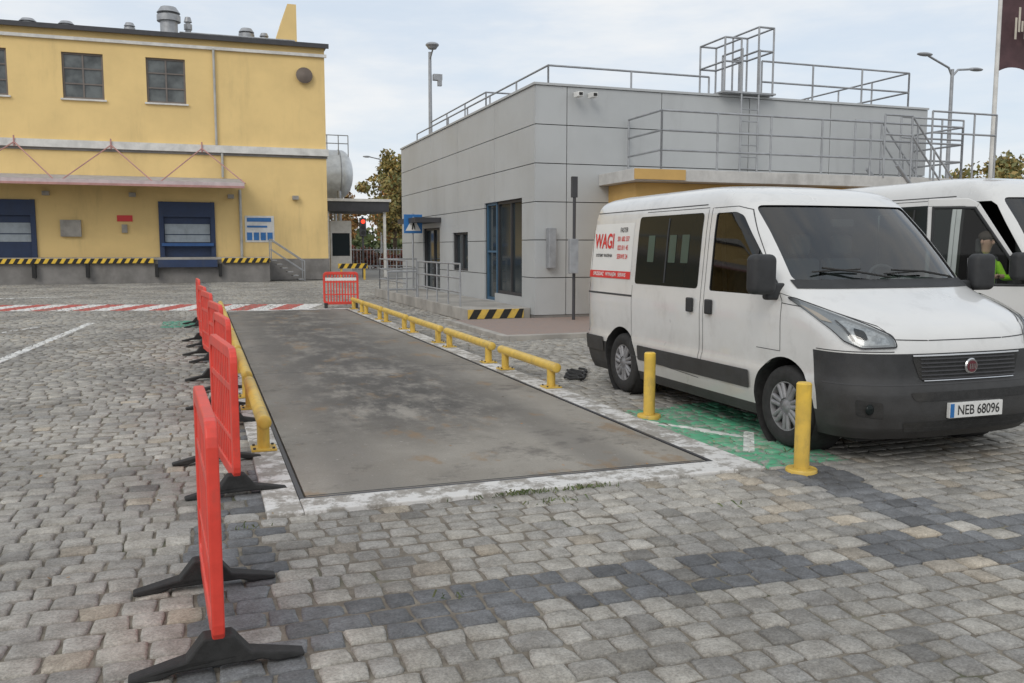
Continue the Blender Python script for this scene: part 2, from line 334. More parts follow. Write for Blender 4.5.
# red plastic barriers
def barrier(p0,p1,stripe=False):
    a=Vector((*p0,0)); bb=Vector((*p1,0)); d=bb-a; L=d.length; ang=math.atan2(d.y,d.x); c=(a+bb)/2
    e=emp('plastic_pedestrian_barrier',c); T=Matrix.Translation(a)@Matrix.Rotation(ang,4,'Z')
    fn=lambda x,z,t: T@Vector((x,t,z))
    def rr(x0,x1,z0,z1,r):
        P=[]
        for cx,cz,s in ((x1-r,z1-r,0),(x0+r,z1-r,1),(x0+r,z0+r,2),(x1-r,z0+r,3)):
            for i in range(5):
                t=math.pi/2*(s+i/4); P.append((cx+r*math.cos(t),cz+r*math.sin(t)))
        return P
    O=rr(0,L,.1,1.0,.1); I=rr(.06,L-.06,.18,.92,.06); tk_=.024
    k=MB('frame',REDP,e); bm=k.bm; n=len(O)
    vo=[[bm.verts.new(fn(*p,t)) for p in O] for t in (-tk_,tk_)]; vi=[[bm.verts.new(fn(*p,t)) for p in I] for t in (-tk_,tk_)]
    for i in range(n):
        j=(i+1)%n
        bm.faces.new((vo[0][i],vo[0][j],vi[0][j],vi[0][i])); bm.faces.new((vo[1][i],vo[1][j],vi[1][j],vi[1][i]))
        bm.faces.new((vo[0][i],vo[0][j],vo[1][j],vo[1][i])); bm.faces.new((vi[0][i],vi[0][j],vi[1][j],vi[1][i]))
    k.done(bevel=.009,seg=3)
    k=MB('slats',REDP,e); ns=10
    for i in range(ns):
        x=.055+(L-.11)*(i+1)/(ns+1); k.box(x-.017,x+.017,-.015,.015,.15,.95,T)
    k.box(.04,L-.04,-.018,.018,.70,.745,T).box(.04,L-.04,-.018,.018,.36,.39,T); k.done(bevel=.004)
    if stripe:
        w=MB('reflective_strips',WHT_P,e); w.box(.06,L-.06,-.0205,.0205,.76,.84,T); w.done()
    f=MB('rubber_feet',BLK,e)
    for x in (.07,L-.07):
        P=[(-.33,0),(-.33,.018),(-.28,.028),(-.12,.06),(-.055,.14),(.055,.14),(.12,.06),(.28,.028),(.33,.018),(.33,0),(.22,0),(.16,.02),(-.16,.02),(-.22,0)]
        f.prism(P,lambda y,z,t:T@Vector((x+t*(1-.35*abs(y)/.36),y,z+.004)),-.05,.05)
    f.done(bevel=.008)
for p0,p1 in (((.015,3.45),(-.035,4.5)),((.18,6.0),(.06,7.15)),((.22,8.5),(.12,9.6)),((.20,10.6),(.08,11.7)),((.12,13.4),(.0,14.5)),((.05,15.6),(-.05,16.7)),((-.05,19.4),(-.1,20.5))): barrier(p0,p1)
barrier((3.15,24.6),(4.1,24.45),True)

# ---------------------------------------------------------------- walls
def wall(mb,fn,u0,u1,z0,z1,ops,us,zs,gap,t0,t1):
    for ua,ub in zip(us[:-1],us[1:]):
        for za,zb in zip(zs[:-1],zs[1:]):
            cu=sorted({ua,ub}|{v for o in ops if o[0]<ub and o[1]>ua and o[2]<zb and o[3]>za for v in o[:2] if ua<v<ub})
            cz=sorted({za,zb}|{v for o in ops if o[0]<ub and o[1]>ua and o[2]<zb and o[3]>za for v in o[2:4] if za<v<zb})
            for a,b_ in zip(cu[:-1],cu[1:]):
                for c_,d in zip(cz[:-1],cz[1:]):
                    mu,mz=(a+b_)/2,(c_+d)/2
                    if any(o[0]<mu<o[1] and o[2]<mz<o[3] for o in ops): continue
                    ga=gap if a==ua else 0; gb=gap if b_==ub else 0; gc=gap if c_==za else 0; gd=gap if d==zb else 0
                    mb.prism([(a+ga,c_+gc),(b_-gb,c_+gc),(b_-gb,d-gd),(a+ga,d-gd)],fn,t0,t1)
def window(e,fn,u0,u1,z0,z1,depth,nv=1,nh=1,frame=DARK,glass=WINF,fw=.06,name='window'):
    g=MB(name+'_glass',glass,e); g.prism([(u0,z0),(u1,z0),(u1,z1),(u0,z1)],fn,depth,depth+.02); g.done()
    f=MB(name+'_frame',frame,e)
    def bar(a,b_,c,d): f.prism([(a,c),(b_,c),(b_,d),(a,d)],fn,depth-.05,depth-.003)
    bar(u0,u0+fw,z0,z1);bar(u1-fw,u1,z0,z1);bar(u0+fw,u1-fw,z0,z0+fw);bar(u0+fw,u1-fw,z1-fw,z1)
    for i in range(1,nv): u=u0+(u1-u0)*i/nv; bar(u-fw*.4,u+fw*.4,z0+fw,z1-fw)
    for i in range(1,nh):
        z=z0+(z1-z0)*i/nh
        for j in range(nv):
            a=u0+(u1-u0)*j/nv+fw*(.4 if j else 1); b_=u0+(u1-u0)*(j+1)/nv-fw*(.4 if j<nv-1 else 1); bar(a,b_,z-fw*.35,z+fw*.35)
    f.done()

# yellow warehouse -------------------------------------------------
yb=emp('yellow_warehouse',(-4,52,0)); FY=47.5
fy=lambda u,z,t: Vector((u,FY+t,z))
ops=[(-9.9,-8.2,8.75,10.9),(-5.9,-4.1,8.75,10.9),(-2.2,-.4,8.75,10.9),(-14,-12.3,8.75,10.9),(-1.9,.75,1.1,3.95),(-9.9,-7.35,1.1,3.95)]
w=MB('walls',STUC,yb); wall(w,fy,0,0,0,0,ops,[-26,6.4],[0,12],0,0,.35); w.box(6.05,6.4,47.86,62,0,12); w.box(-26,6.05,61.6,62,0,12); w.done()
MB('core',BACK,yb).box(-25.9,6.0,48.1,61.5,0,11.6).done()
MB('roof',CONCD,yb).box(-26.2,6.55,47.31,62.2,12.0,12.1).done()
k=MB('cornice',WHT,yb); k.box(-26.1,6.5,47.36,47.49,11.45,11.6).box(-26,6.5,47.30,47.49,6.42,6.78); k.done()
MB('cornice_shadow_strip',CONCD,yb).box(-26,6.45,47.42,47.492,6.3,6.415).done()  # solid dark strip below the band, stands in for its shadow
MB('plinth',CONCD,yb).box(1.9,6.45,47.38,47.49,0,1.1).done()
MB('roof_edge',DARK,yb).box(-26.2,6.6,47.18,47.3,11.88,12.1).done()
WFB=M('window_frame_brown',(.17,.145,.13),.6); WCUR=M('window_grey_glass',(.10,.11,.11),.12,var=.5,scale=1.2)
for i,o in enumerate(ops[:4]): window(yb,fy,*o,.16,2,3,frame=WFB,glass=WCUR,fw=.09)
k=MB('sills',WHT,yb)
for o in ops[:4]: k.box(o[0]-.1,o[1]+.1,47.38,47.499,8.66,8.74)
k.done()
k=MB('dock_doors',BLUE,yb)
for o in ops[4:]:
    k.box(o[0],o[1],47.62,47.7,1.1,3.95)
    for a in (o[0],o[1]-.22): k.box(a,a+.22,47.38,47.61,1.1,3.95)
    k.box(o[0]+.22,o[1]-.22,47.40,47.61,3.2,3.94)
k.done()
k=MB('door_panels',M('dock_panel_grey',(.36,.41,.45),.5,dirt=.3),yb)
for o in ops[4:]:
    k.box(o[0]+.26,o[1]-.26,47.59,47.61,2.35,2.85)
    k.box(o[0]+.26,o[1]-.26,47.59,47.61,1.95,2.30)
k.done()
k=MB('dock_buffer',M('buffer_blue',(.03,.10,.28),.5),yb); k.box(-1.8,.65,47.2,47.36,1.75,1.9); k.done()
MB('dock_platform',CONCD,yb).box(-26,3.2,45.0,47.3,0,1.1).done()
MB('dock_slab',CONC,yb).box(-26,3.25,44.95,47.35,1.102,1.2).done()
def hazard(name,x0,x1,y0,y1,z0,z1,e,step=.3):
    MB(name+'_base',YEL,e).box(x0,x1,y0,y1,z0,z1).done()
    k=MB(name+'_stripes',BLK,e); x=x0+.02
    while x+step*.5<x1-.02:
        h=min(z1-z0,step)*.6; k.prism([(x,z0+.001),(x+step*.5,z0+.001),(min(x1,x+step*.5+h),z1-.001),(min(x1,x+h),z1-.001)],lambda u,z,t:Vector((u,t,z)),y0-.006,y0-.002); x+=step
    k.done()
hazard('dock_edge',-26,-2.1,44.82,44.94,.95,1.17,yb,.34); hazard('dock_edge_right',.95,3.2,44.82,44.94,.95,1.17,yb,.34)
k=MB('dock_leveller',BLUE,yb); k.box(-1.9,.75,44.6,44.93,.75,1.1); k.done()
k=MB('dock_buffers',BLK,yb)
for x in (-2.05,.8,-10.1,-7.2,-5,-13): k.box(x,x+.15,44.7,44.99,.3,.9)
k.done()
k=MB('canopy',M('canopy_sheet',(.40,.39,.40),.6,dirt=.3),yb)
k.prism([(47.48,5.15),(44.7,4.72),(44.7,4.62),(47.48,5.05)],lambda y,z,t:Vector((t,y,z)),-26,2.1); k.done()
MB('canopy_edge',M('canopy_edge_pink',(.55,.46,.46),.6),yb).box(-26,2.1,44.6,44.69,4.58,4.76).done()
k=MB('canopy_rim',PINK,yb); k.box(-26,2.1,44.57,44.598,4.5,4.6); k.done()
k=MB('canopy_braces',PINK,yb)
x=-12.2
while x<2.2:
    k.cyl((x,47.3,6.6),(x+1.9,44.9,4.75),.03,seg=8); k.cyl((x,47.3,6.6),(x-1.9,44.9,4.75),.03,seg=8); k.cyl((x,47.25,6.4),(x,47.25,6.9),.035,seg=8); x+=4.15
k.done()
k=MB('drainpipes',M('pipe_grey',(.42,.42,.4),.5),yb); k.cyl((.95,47.38,6.8),(.95,47.38,11.5),.06).cyl((1.2,47.38,5.2),(1.2,47.38,6.4),.06).cyl((2.0,47.38,1.2),(2.0,47.38,4.6),.07); k.done(40)
k=MB('wall_lamps_and_boxes',CONC,yb)
for x in (-7.0,-3.2,1.4,4.6): k.box(x,x+.3,47.2,47.49,4.15,4.35)
k.box(-6.3,-5.4,47.3,47.49,2.2,3.0).box(-3.6,-3.35,47.35,47.49,2.4,2.8); k.done()
MB('sign_board_white',WHT,yb).box(2.2,3.65,47.465,47.492,1.95,3.3).done()
k=MB('wall_signs',SIGNB,yb)
for i in range(4): k.box(2.28+i*.34,2.54+i*.34,47.45,47.463,2.05,2.45)
k.box(2.3,3.5,47.45,47.463,3.0,3.2).box(2.3,3.3,47.45,47.463,2.7,2.8); k.done()
MB('red_notice',SIGNR,yb).box(-3.8,-3.1,47.46,47.49,2.95,3.25).done()
k=MB('dish',M('dish_dark',(.14,.11,.09),.6),yb); k.lathe([(0,.0),(.25,-.03),(.42,-.12)],(0,0,0),'z',20)
o=k.done(40); o.matrix_parent_inverse=Matrix(); o.location=Vector((5.35,47.2,10.5))-Vector(yb.location); o.rotation_euler=(math.radians(80),0,0)
k=MB('roof_vents',GALV,yb)
for x,y,h,r in ((-1.1,49,1.0,.42),(-7.6,50,.5,.3),(-5.9,50,.5,.28),(2.7,50,.7,.3),(3.6,50,.6,.18),(-.2,50,.9,.15),(-3,50,.6,.2)):
    k.cyl((x,y,12.0),(x,y,12.0+h),r,seg=16).cyl((x,y,12.0+h),(x,y,12.0+h*1.3),r*1.35,seg=16).cyl((x,y,12.0+h*1.42),(x,y,12.0+h*1.7),r*1.35,r*.9,seg=16).cyl((x,y,12.0+h*1.3),(x,y,12.0+h*1.42),r*.8,seg=16)
k.box(.3,1.6,49,50,12.1,12.5).box(-5,-3.8,50,51,12.1,12.45)
for i in range(9): k.cyl((-.6+i*.7,48.2,12.1),(-.6+i*.7,48.2,12.35),.03,seg=6)
k.cyl((-.6,48.2,12.36),(5.0,48.2,12.36),.035,seg=8); k.done(40)
k=MB('roof_fin_wall',STUC,yb); k.prism([(4.0,12.15),(5.2,12.15),(5.2,14.4),(4.75,14.4)],lambda x,z,t:Vector((x,t,z)),49,53); k.done()
k=MB('ladder_stairs',GALV,yb)
for i in range(6): k.box(3.3+i*.26,3.3+(i+1)*.26,45.2,46.3,1.02-i*.19,1.06-i*.19)
for y in (45.2,46.3): k.tube([(3.3,y,2.1),(4.9,y,1.0),(4.9,y,.0)],.025).tube([(3.3,y,1.6),(4.9,y,.5)],.02).cyl((3.3,y,1.1),(3.3,y,2.1),.025)
k.done()

# tank and gate
tk=emp('silver_storage_tank',(5,58,6.2)); k=MB('shell',M('tank_white',(.6,.62,.63),.35,.3),tk)
k.cyl((-3,57,6.3),(8.55,57,6.3),1.5,seg=40); k.ball((8.55,57,6.3),1.5,(.5,1,1),40,20); k.done(50)
k=MB('bands',GALV,tk)
for x in (7.4,8.4): k.lathe([(1.505,-.04),(1.53,-.03),(1.53,.03),(1.505,.04)],(x,57,6.3),'x',40)
k.done(40)
k=MB('frame',GALV,tk)
for x in (5.5,8.3):
    for y in (56,58): k.cyl((x,y,0),(x,y,5.2),.12)
k.tube([(6.9,56,8.1),(8.9,56,8.1)],.03).tube([(6.9,56,8.6),(8.9,56,8.6)],.03)
for x in (6.9,7.6,8.3,8.9): k.cyl((x,56,7.3),(x,56,8.6),.03)
k.done()
gt=emp('gatehouse',(8.2,52,0)); k=MB('canopy',DARK,gt); k.box(6.6,10.2,50,54,3.7,4.25); k.done()
MB('canopy_top',WHT,gt).box(6.5,10.3,49.9,54.1,4.252,4.4).done()
k=MB('booth',WHT,gt); k.box(7.0,8.2,51,53,0,1.2).box(7.0,8.2,51,53,2.5,3.2)
for x in (7.0,8.1):
    for y in (51,52.9): k.box(x,x+.1,y,y+.1,1.2,2.5)
k.box(6.7,6.85,50.2,50.35,0,3.7).box(9.9,10.05,50.2,50.35,0,3.7); k.done()
MB('booth_glass',WINF,gt).box(7.03,8.17,51.03,52.97,1.2,2.5).done()
tl=emp('traffic_light',(8.5,49,0)); k=MB('pole',DARK,tl); k.cyl((8.5,49,0),(8.5,49,3.4),.06).box(8.33,8.67,48.85,49.1,2.3,3.3); k.done()
rm,nt,b=newmat('red_signal'); b.inputs['Base Color'].default_value=(.6,.02,.01,1); b.inputs['Emission Color'].default_value=(1,.05,.02,1); b.inputs['Emission Strength'].default_value=2
MB('red_lamp',rm,tl).cyl((8.5,48.85,3.1),(8.5,48.8,3.1),.11).done()
MB('off_lamps',BLK,tl).cyl((8.5,48.85,2.8),(8.5,48.8,2.8),.11).cyl((8.5,48.85,2.5),(8.5,48.8,2.5),.11).done()
kb=emp('kerb_barrier',(7.5,46,0)); hazard('beam',6.7,8.2,46,46.2,.6,.85,kb,.4); MB('legs',YEL,kb).box(6.8,6.9,46.05,46.15,0,.6).box(8.0,8.1,46.05,46.15,0,.6).done()

# ---------------------------------------------------------------- grey building
gb=emp('grey_clad_building',(12.5,26,0)); GX=7.13; GY=18.7; GH=5.26; GX1=18.2; GY1=32.6
fl=lambda u,z,t: Vector((GX+t,u,z)); ff=lambda u,z,t: Vector((u,GY+t,z))
zs=[0.12+i*(GH-.12)/6 for i in range(7)]
opl=[(19.55,21.6,.5,2.82),(21.6,22.45,.3,2.82),(24.0,25.6,1.0,2.1),(27.1,29.3,.3,2.3)]
k=MB('side_cladding',PANEL,gb); wall(k,fl,0,0,0,0,opl,[GY+.02,21.6,25.0,28.2,GY1],zs,.009,0,.05); k.done(bevel=.003)
k=MB('front_cladding',PANEL,gb); wall(k,ff,0,0,0,0,[],[GX+.002,7.9,10.3,12.7,15.1,GX1],zs,.009,-.001,.05); k.done(bevel=.003)
MB('core',BACK,gb).box(GX+.32,GX1-.02,GY+.06,GY1-.1,0,GH-.1).done()
k=MB('core_skin',BACK,gb); wall(k,fl,0,0,0,0,opl,[GY+.06,GY1-.1],[0,GH-.1],0,.055,.31); k.done()
k=MB('parapet_cap',PANEL,gb); k.box(GX-.04,GX+.3,GY-.04,GY1,GH,GH+.05).box(GX+.3,GX1,GY-.04,GY+.3,GH,GH+.05); k.done()
MB('plinth',CONCD,gb).box(GX+.01,GX1,GY+.011,GY1,0,.118).done()
BLF=M('blue_frame',(.05,.12,.20),.5)
window(gb,fl,19.55,21.6,.5,2.82,.14,2,1,DARK,WINF,.07,'shop_window'); window(gb,fl,21.6,22.45,.3,2.82,.12,1,2,BLF,WINF,.07,'entrance_door')
window(gb,fl,24.0,25.6,1.0,2.1,.14,2,1,DARK,WINF,.06,'small_window'); window(gb,fl,27.1,29.3,.3,2.3,.14,2,1,DARK,WINF,.07,'rear_door')
MB('rear_door_canopy',DARK,gb).box(6.3,GX-.01,26.9,29.5,2.45,2.6).done()
k=MB('security_cameras',WHT_P,gb)
for x in (8.0,8.35): k.box(x,x+.12,GY-.4,GY-.14,5.0,5.1).cyl((x+.06,GY-.02,5.12),(x+.06,GY-.3,5.1),.02)
k.done()
k=MB('camera_lenses',BLK,gb); k.box(8.02,8.10,GY-.42,GY-.401,5.02,5.08).box(8.37,8.45,GY-.42,GY-.401,5.02,5.08); k.done()
MB('annex_wall',STUCO,gb).box(8.95,17.6,17.35,GY-.005,0,3.07).done()
MB('annex_window',WINF,gb).box(10.2,13.5,17.3,17.348,1.0,2.6).done()
MB('annex_slab',M('slab_light',(.54,.53,.51),.7,dirt=.3),gb).box(8.7,17.9,16.9,GY-.004,3.075,3.33).done(bevel=.01)
MB('annex_fascia',STUCO,gb).box(8.68,9.9,16.86,16.897,3.1,3.32).done()
R=MB('roof_railings',GALV,gb); r=.024
def railing(pts,z0,h,n,mids=1):
    for (a,c) in zip(pts[:-1],pts[1:]):
        a=Vector(a);c=Vector(c); L=(c-a).length; nn=max(1,round(L/n))
        for i in range(nn+1):
            p=a.lerp(c,i/nn); R.cyl((p.x,p.y,z0),(p.x,p.y,z0+h),r,seg=8)
        for mI in range(mids+1):
            zz=z0+h*(mI+1)/(mids+1); R.cyl((a.x,a.y,zz),(c.x,c.y,zz),r,seg=8)
railing([(7.6,32),(7.6,19.1),(11.8,19.1)],GH,.52,2.0,0)
railing([(13.3,19.1),(17.9,19.1),(17.9,26)],GH,1.0,1.5,1)
railing([(8.0,31.5),(8.0,25),(17.5,25)],GH,.9,2.2,1)
railing([(9.4,18.6),(9.4,17.05),(17.7,17.05),(17.7,18.6)],3.33,1.25,1.45,2)
for x in (12.3,12.78): R.tube([(x,18.45,3.33),(x,18.45,6.35),(x,19.3,6.35),(x,19.3,5.3)],r)
z=3.55
while z<5.4: R.cyl((12.3,18.45,z),(12.78,18.45,z),.015,seg=8); z+=.28
for x0,x1,zt in ((11.85,12.3,6.6),(12.78,13.2,6.9)):
    for y in (18.5,19.6):
        R.tube([(x0,y,5.3),(x0,y,zt),(x1,y,zt),(x1,y,5.3)],r); R.cyl((x0,y,zt-.55),(x1,y,zt-.55),r,seg=8)
    for x in (x0,x1): R.cyl((x,18.5,zt),(x,19.6,zt),r,seg=8); R.cyl((x,18.5,zt-.55),(x,19.6,zt-.55),r,seg=8)
R.box(11.8,13.25,18.42,19.65,5.32,5.36)
for y in (16.9,17.9):
    R.tube([(15.2,y,4.75),(16.0,y,4.75),(17.4,y,3.2),(18.6,y,3.2)],r); R.tube([(15.2,y,4.3),(16.0,y,4.3),(17.4,y,2.7)],r); R.tube([(15.6,y,3.6),(17.2,y,1.9)],.05)
    for x,z0,z1 in ((15.2,3.3,4.75),(16.0,3.3,4.75),(16.7,2.5,4.0),(17.4,1.8,3.2),(18.6,0,4.9),(17.9,0,4.9)): R.cyl((x,y,z0),(x,y,z1),r,seg=8)
    R.cyl((16.6,y,4.9),(18.6,y,4.9),r,seg=8); R.cyl((16.6,y,4.4),(18.6,y,4.4),r,seg=8); R.cyl((16.6,y,3.3),(16.6,y,4.9),r,seg=8)
R.done(60)
sp_=emp('entrance_ramp',(6.4,24,0)); MB('slab',CONC,sp_).box(5.6,GX-.01,18.95,30,0,.28).done(bevel=.01)
hazard('edge_marking',5.62,6.95,18.93,18.945,.06,.27,sp_,.36)
R=MB('handrails',GALV,sp_); r=.022
railing([(5.72,19.9),(5.72,24.2)],.28,1.0,1.1,2); railing([(5.72,25.6),(5.72,29.8),(7.0,29.8)],.28,1.0,1.2,2); railing([(4.9,24.3),(5.7,24.3)],.0,1.0,.8,1); R.done(60)
pm,nt,b=newmat('brick_paving')
br=nd(nt,'ShaderNodeTexBrick'); br.inputs['Scale'].default_value=5; br.inputs['Color1'].default_value=(.33,.24,.20,1); br.inputs['Color2'].default_value=(.28,.23,.21,1); br.inputs['Mortar'].default_value=(.14,.13,.12,1); br.inputs['Mortar Size'].default_value=.015
nt.links.new(nd(nt,'ShaderNodeNewGeometry').outputs['Position'],br.inputs['Vector']); nt.links.new(br.outputs[0],b.inputs['Base Color']); b.inputs['Roughness'].default_value=.85
MB('pavement',pm).box(5.2,24,15.0,18.69,-.02,.07).done()
k=MB('kerb',CONC); k.box(5.05,5.195,14.85,18.9,-.02,.085).box(5.195,24,14.85,14.995,-.02,.085); k.done(bevel=.012)
tp=emp('intercom_post',(7.75,17.9,0)); k=MB('post',DARK,tp); k.cyl((7.75,17.9,.07),(7.75,17.9,3.15),.035).box(7.69,7.81,17.86,17.96,2.75,3.2); k.done(40)
k=MB('terminal_box',GALV,tp); k.box(7.58,7.78,17.72,17.85,1.1,1.85); k.done(bevel=.01)
k=MB('cabinet',GALV,gb); k.box(7.40,7.58,18.5,18.69,1.2,2.1); k.done(bevel=.01)

sg=emp('pedestrian_crossing_sign',(6.45,27.9,0)); MB('pole',GALV,sg).cyl((6.45,27.9,.28),(6.45,27.9,2.75),.03).done(40)
MB('panel',SIGNB,sg).box(6.15,6.75,27.84,27.86,2.12,2.72).done(bevel=.01)
k=MB('triangle',WHT_P,sg); k.prism([(6.2,2.2),(6.7,2.2),(6.45,2.65)],lambda x,z,t:Vector((x,t,z)),27.832,27.838); k.done()
k=MB('pictogram',BLK,sg); k.prism([(6.4,2.24),(6.44,2.24),(6.46,2.38),(6.49,2.24),(6.52,2.24),(6.48,2.45),(6.43,2.45)],lambda x,z,t:Vector((x,t,z)),27.826,27.830).cyl((6.455,27.830,2.49),(6.455,27.826,2.49),.028); k.done()

# lamps
lp=emp('street_lamp',(11.4,45,0)); k=MB('pole',GALV,lp); k.cyl((11.4,45,0),(11.4,45,11.6),.14,.08,seg=14).cyl((11.4,45,11.2),(11.4,44.2,11.75),.04); k.done(40)
k=MB('head',GALV,lp); k.ball((11.35,44.3,11.8),.34,(1,1,.4),20,10).cyl((11.35,44.3,11.6),(11.35,44.3,11.75),.2,.3).box(11.55,12.0,44.8,45.1,10.2,10.5).box(11.75,11.95,44.7,44.9,9.9,10.2); k.done(40)
lp=emp('street_lamp',(30.4,30,0)); k=MB('pole',GALV,lp); k.cyl((30.4,30,0),(30.4,30,9.2),.11,.07,seg=14).tube([(30.4,30,8.9),(30.2,30,9.25),(28.7,29.6,9.55)],.045).tube([(30.4,30,8.9),(30.7,30,9.2),(31.8,30.3,9.35)],.045); k.done(40)
k=MB('heads',GALV,lp); k.ball((28.4,29.5,9.58),.4,(1,.4,.2)).ball((32.1,30.4,9.38),.4,(1,.4,.2)); k.done(40)
lp=emp('street_lamp',(15.2,78,0)); k=MB('pole',GALV,lp); k.cyl((15.2,78,0),(15.2,78,9.4),.1,.07,seg=10).tube([(15.2,78,9.4),(14.2,78,9.6)],.05).ball((14.0,78,9.6),.35,(1,.4,.25)); k.done(40)
fp=emp('flagpole',(21.9,20,0)); MB('pole',WHT,fp).cyl((21.9,20,0),(21.9,20,12),.075,.05,seg=14).done(40)
V=[];F=[]
nx,nz=10,16
for j in range(nz+1):
    for i in range(nx+1):
        x=i/nx; z=j/nz; V.append((21.98+x*1.15,20+.10*math.sin(x*7+z*2)*x-.12*x,6.75+z*4.2+.12*math.sin(x*4)*(1-z)))
for j in range(nz):
    for i in range(nx): a=j*(nx+1)+i; F.append((a,a+1,a+nx+2,a+nx+1))
me=bpy.data.meshes.new('banner'); me.from_pydata(V,[],F); finish('banner',me,BROWNFLAG,fp,60)
k=MB('banner_emblem',M('emblem_beige',(.55,.5,.42),.8),fp)
for i in range(5): k.box(22.2+.12*i,22.27+.12*i,19.72,19.73,7.6+.25*math.sin(i),8.2+.3*math.sin(i*1.7))
k.done()

# ---------------------------------------------------------------- trees
def leafmat(name,cols):
    m,nt,b=newmat(name); g=nd(nt,'ShaderNodeNewGeometry'); cr=nd(nt,'ShaderNodeValToRGB')
    nt.links.new(g.outputs['Random Per Island'],cr.inputs[0]); els=cr.color_ramp.elements
    while len(els)<len(cols): els.new(.5)
    for i,c in enumerate(cols): els[i].position=i/(len(cols)-1); els[i].color=(*c,1)
    c=mix(nt,1,cr.outputs[0],mix(nt,sstep(nt,noise(nt,.5,3),.35,.65),(.65,.7,.7),(1.5,1.4,1.3)),'MULTIPLY')
    nt.links.new(c,b.inputs['Base Color']); b.inputs['Roughness'].default_value=.7
    b.inputs['Subsurface Weight'].default_value=0
    return m
AUT=leafmat('autumn_leaves',[(.13,.15,.06),(.22,.21,.08),(.33,.23,.08),(.18,.19,.07)])
ORG=leafmat('orange_leaves',[(.27,.14,.05),(.42,.21,.07),(.22,.14,.05),(.32,.24,.09)])
GRN=leafmat('green_leaves',[(.06,.09,.035),(.09,.13,.05),(.13,.14,.06),(.07,.10,.04)])
REDH=leafmat('red_hedge_leaves',[(.16,.05,.04),(.22,.07,.05),(.1,.05,.03),(.12,.08,.04)])
def leaves(name,C,Rr,n,size,mat,parent=None):
    C=np.array(C,float);Rr=np.array(Rr,float); idx=rng.integers(0,len(C),n)
    d=rng.normal(size=(n,3)); d/=np.linalg.norm(d,axis=1)[:,None]; rad=rng.random(n)**.45
    P=C[idx]+d*(Rr[idx]*rad)[:,None]*np.array([1,1,.8])
    a=rng.normal(size=(n,3)); a/=np.linalg.norm(a,axis=1)[:,None]; bb=np.cross(a,rng.normal(size=(n,3))); bb/=np.linalg.norm(bb,axis=1)[:,None]
    s=size*rng.uniform(.6,1.4,(n,1)); 
    V=np.stack([P-a*s,P-bb*s*.6,P+a*s,P+bb*s*.6],1).reshape(-1,3); F=np.arange(4*n).reshape(-1,4)
    return np_mesh(name,V,F,mat,parent)
def tree(name,x,y,h,r,mat,n=9000,size=.16):
    e=emp(name,(x,y,0)); k=MB('trunk',BRN,e); th=h*.35
    k.cyl((x,y,0),(x+.1,y,th),.22*h/10,.15*h/10,seg=10); C=[];Rr=[]
    for i in range(34):
        t=random.random(); a=random.random()*6.28; rr=r*math.sqrt(max(.05,1-(2*t-.85)**2))*random.uniform(.35,.95)
        p=(x+rr*math.cos(a),y+rr*math.sin(a),h*.32+t*h*.62); C.append(p); Rr.append(r*random.uniform(.2,.42))
        if i%3==0: k.cyl((x+.1,y,th*random.uniform(.8,1)),p,.06*h/10,.015,seg=6)
    k.cyl((x+.1,y,th),(x,y,h*.85),.14*h/10,.02,seg=8); k.done(40)
    leaves('crown',C,Rr,n,size,mat,e)
tree('autumn_tree',15.5,74,10.0,3.2,AUT,5500); tree('autumn_tree',18.5,84,9,3.0,ORG); tree('autumn_tree',12.5,90,8.5,3.0,ORG,5500); tree('autumn_tree',20.5,78,7.5,2.6,ORG,7000)
tree('autumn_tree',44,40,6.9,3.8,AUT,9000); tree('autumn_tree',50,38,7.6,4.2,ORG,9000); tree('autumn_tree',38.5,46,5.6,2.6,AUT,6000); tree('autumn_tree',56,42,8,4.5,AUT,9000)
C=[];Rr=[]
for i in range(150): C.append((-50+i*1.3+random.uniform(-1,1),112+random.uniform(-6,6),random.uniform(1,6.0))); Rr.append(random.uniform(1.5,3.2))
leaves('distant_trees',C,Rr,26000,.42,GRN)
leaves('red_hedge',[(10+i*.35,70,random.uniform(.4,1.5)) for i in range(36)],[.7]*36,7000,.12,REDH)
fe=emp('mesh_fence',(14,66,0)); k=MB('bars',GALV,fe)
for i in range(50): k.cyl((9+i*.25,66,0),(9+i*.25,66,1.7),.02,seg=5)
k.box(9,21.4,65.97,66.03,.3,.36).box(9,21.4,65.97,66.03,1.5,1.56); k.done()

# weeds
k=MB('weeds',GRN)
for (wx,wy,nn,sp2) in ((2.0,5.44,80,.16),(2.45,5.43,50,.12),(2.1,5.2,26,.15),(1.05,3.9,8,.06),(.25,5.3,12,.08),(3.2,4.7,7,.06),(4.6,5.9,14,.2)):
    for i in range(nn):
        x=wx+random.gauss(0,sp2); y=wy+random.gauss(0,.02); a=random.random()*6.28; h=random.uniform(.008,.028); w_=.005
        dx,dy=math.cos(a),math.sin(a); lx,ly=random.gauss(0,.014),random.gauss(0,.014)
        vs=[k.bm.verts.new(p) for p in ((x-dx*w_,y-dy*w_,0),(x+dx*w_,y+dy*w_,0),(x+lx+dx*.003,y+ly+dy*.003,h+.008),(x+lx*1.6,y+ly*1.6,h*.9+.008))]; k.bm.faces.new(vs)
k.done()
n=160; P=np.stack([rng.uniform(-4,9,n),rng.uniform(3,16,n),rng.uniform(.012,.02,n)],1); a=rng.random(n)*6.28; s=rng.uniform(.010,.022,n)
A=np.stack([np.cos(a)*s,np.sin(a)*s,rng.normal(0,.003,n)],1);B=np.stack([-np.sin(a)*s*.6,np.cos(a)*s*.6,rng.normal(0,.003,n)],1)
np_mesh('fallen_leaves',np.stack([P-A,P-B,P+A,P+B],1).reshape(-1,3),np.arange(4*n).reshape(-1,4),ORG)
k=MB('rubber_hose_heap',BLK); pts=[]
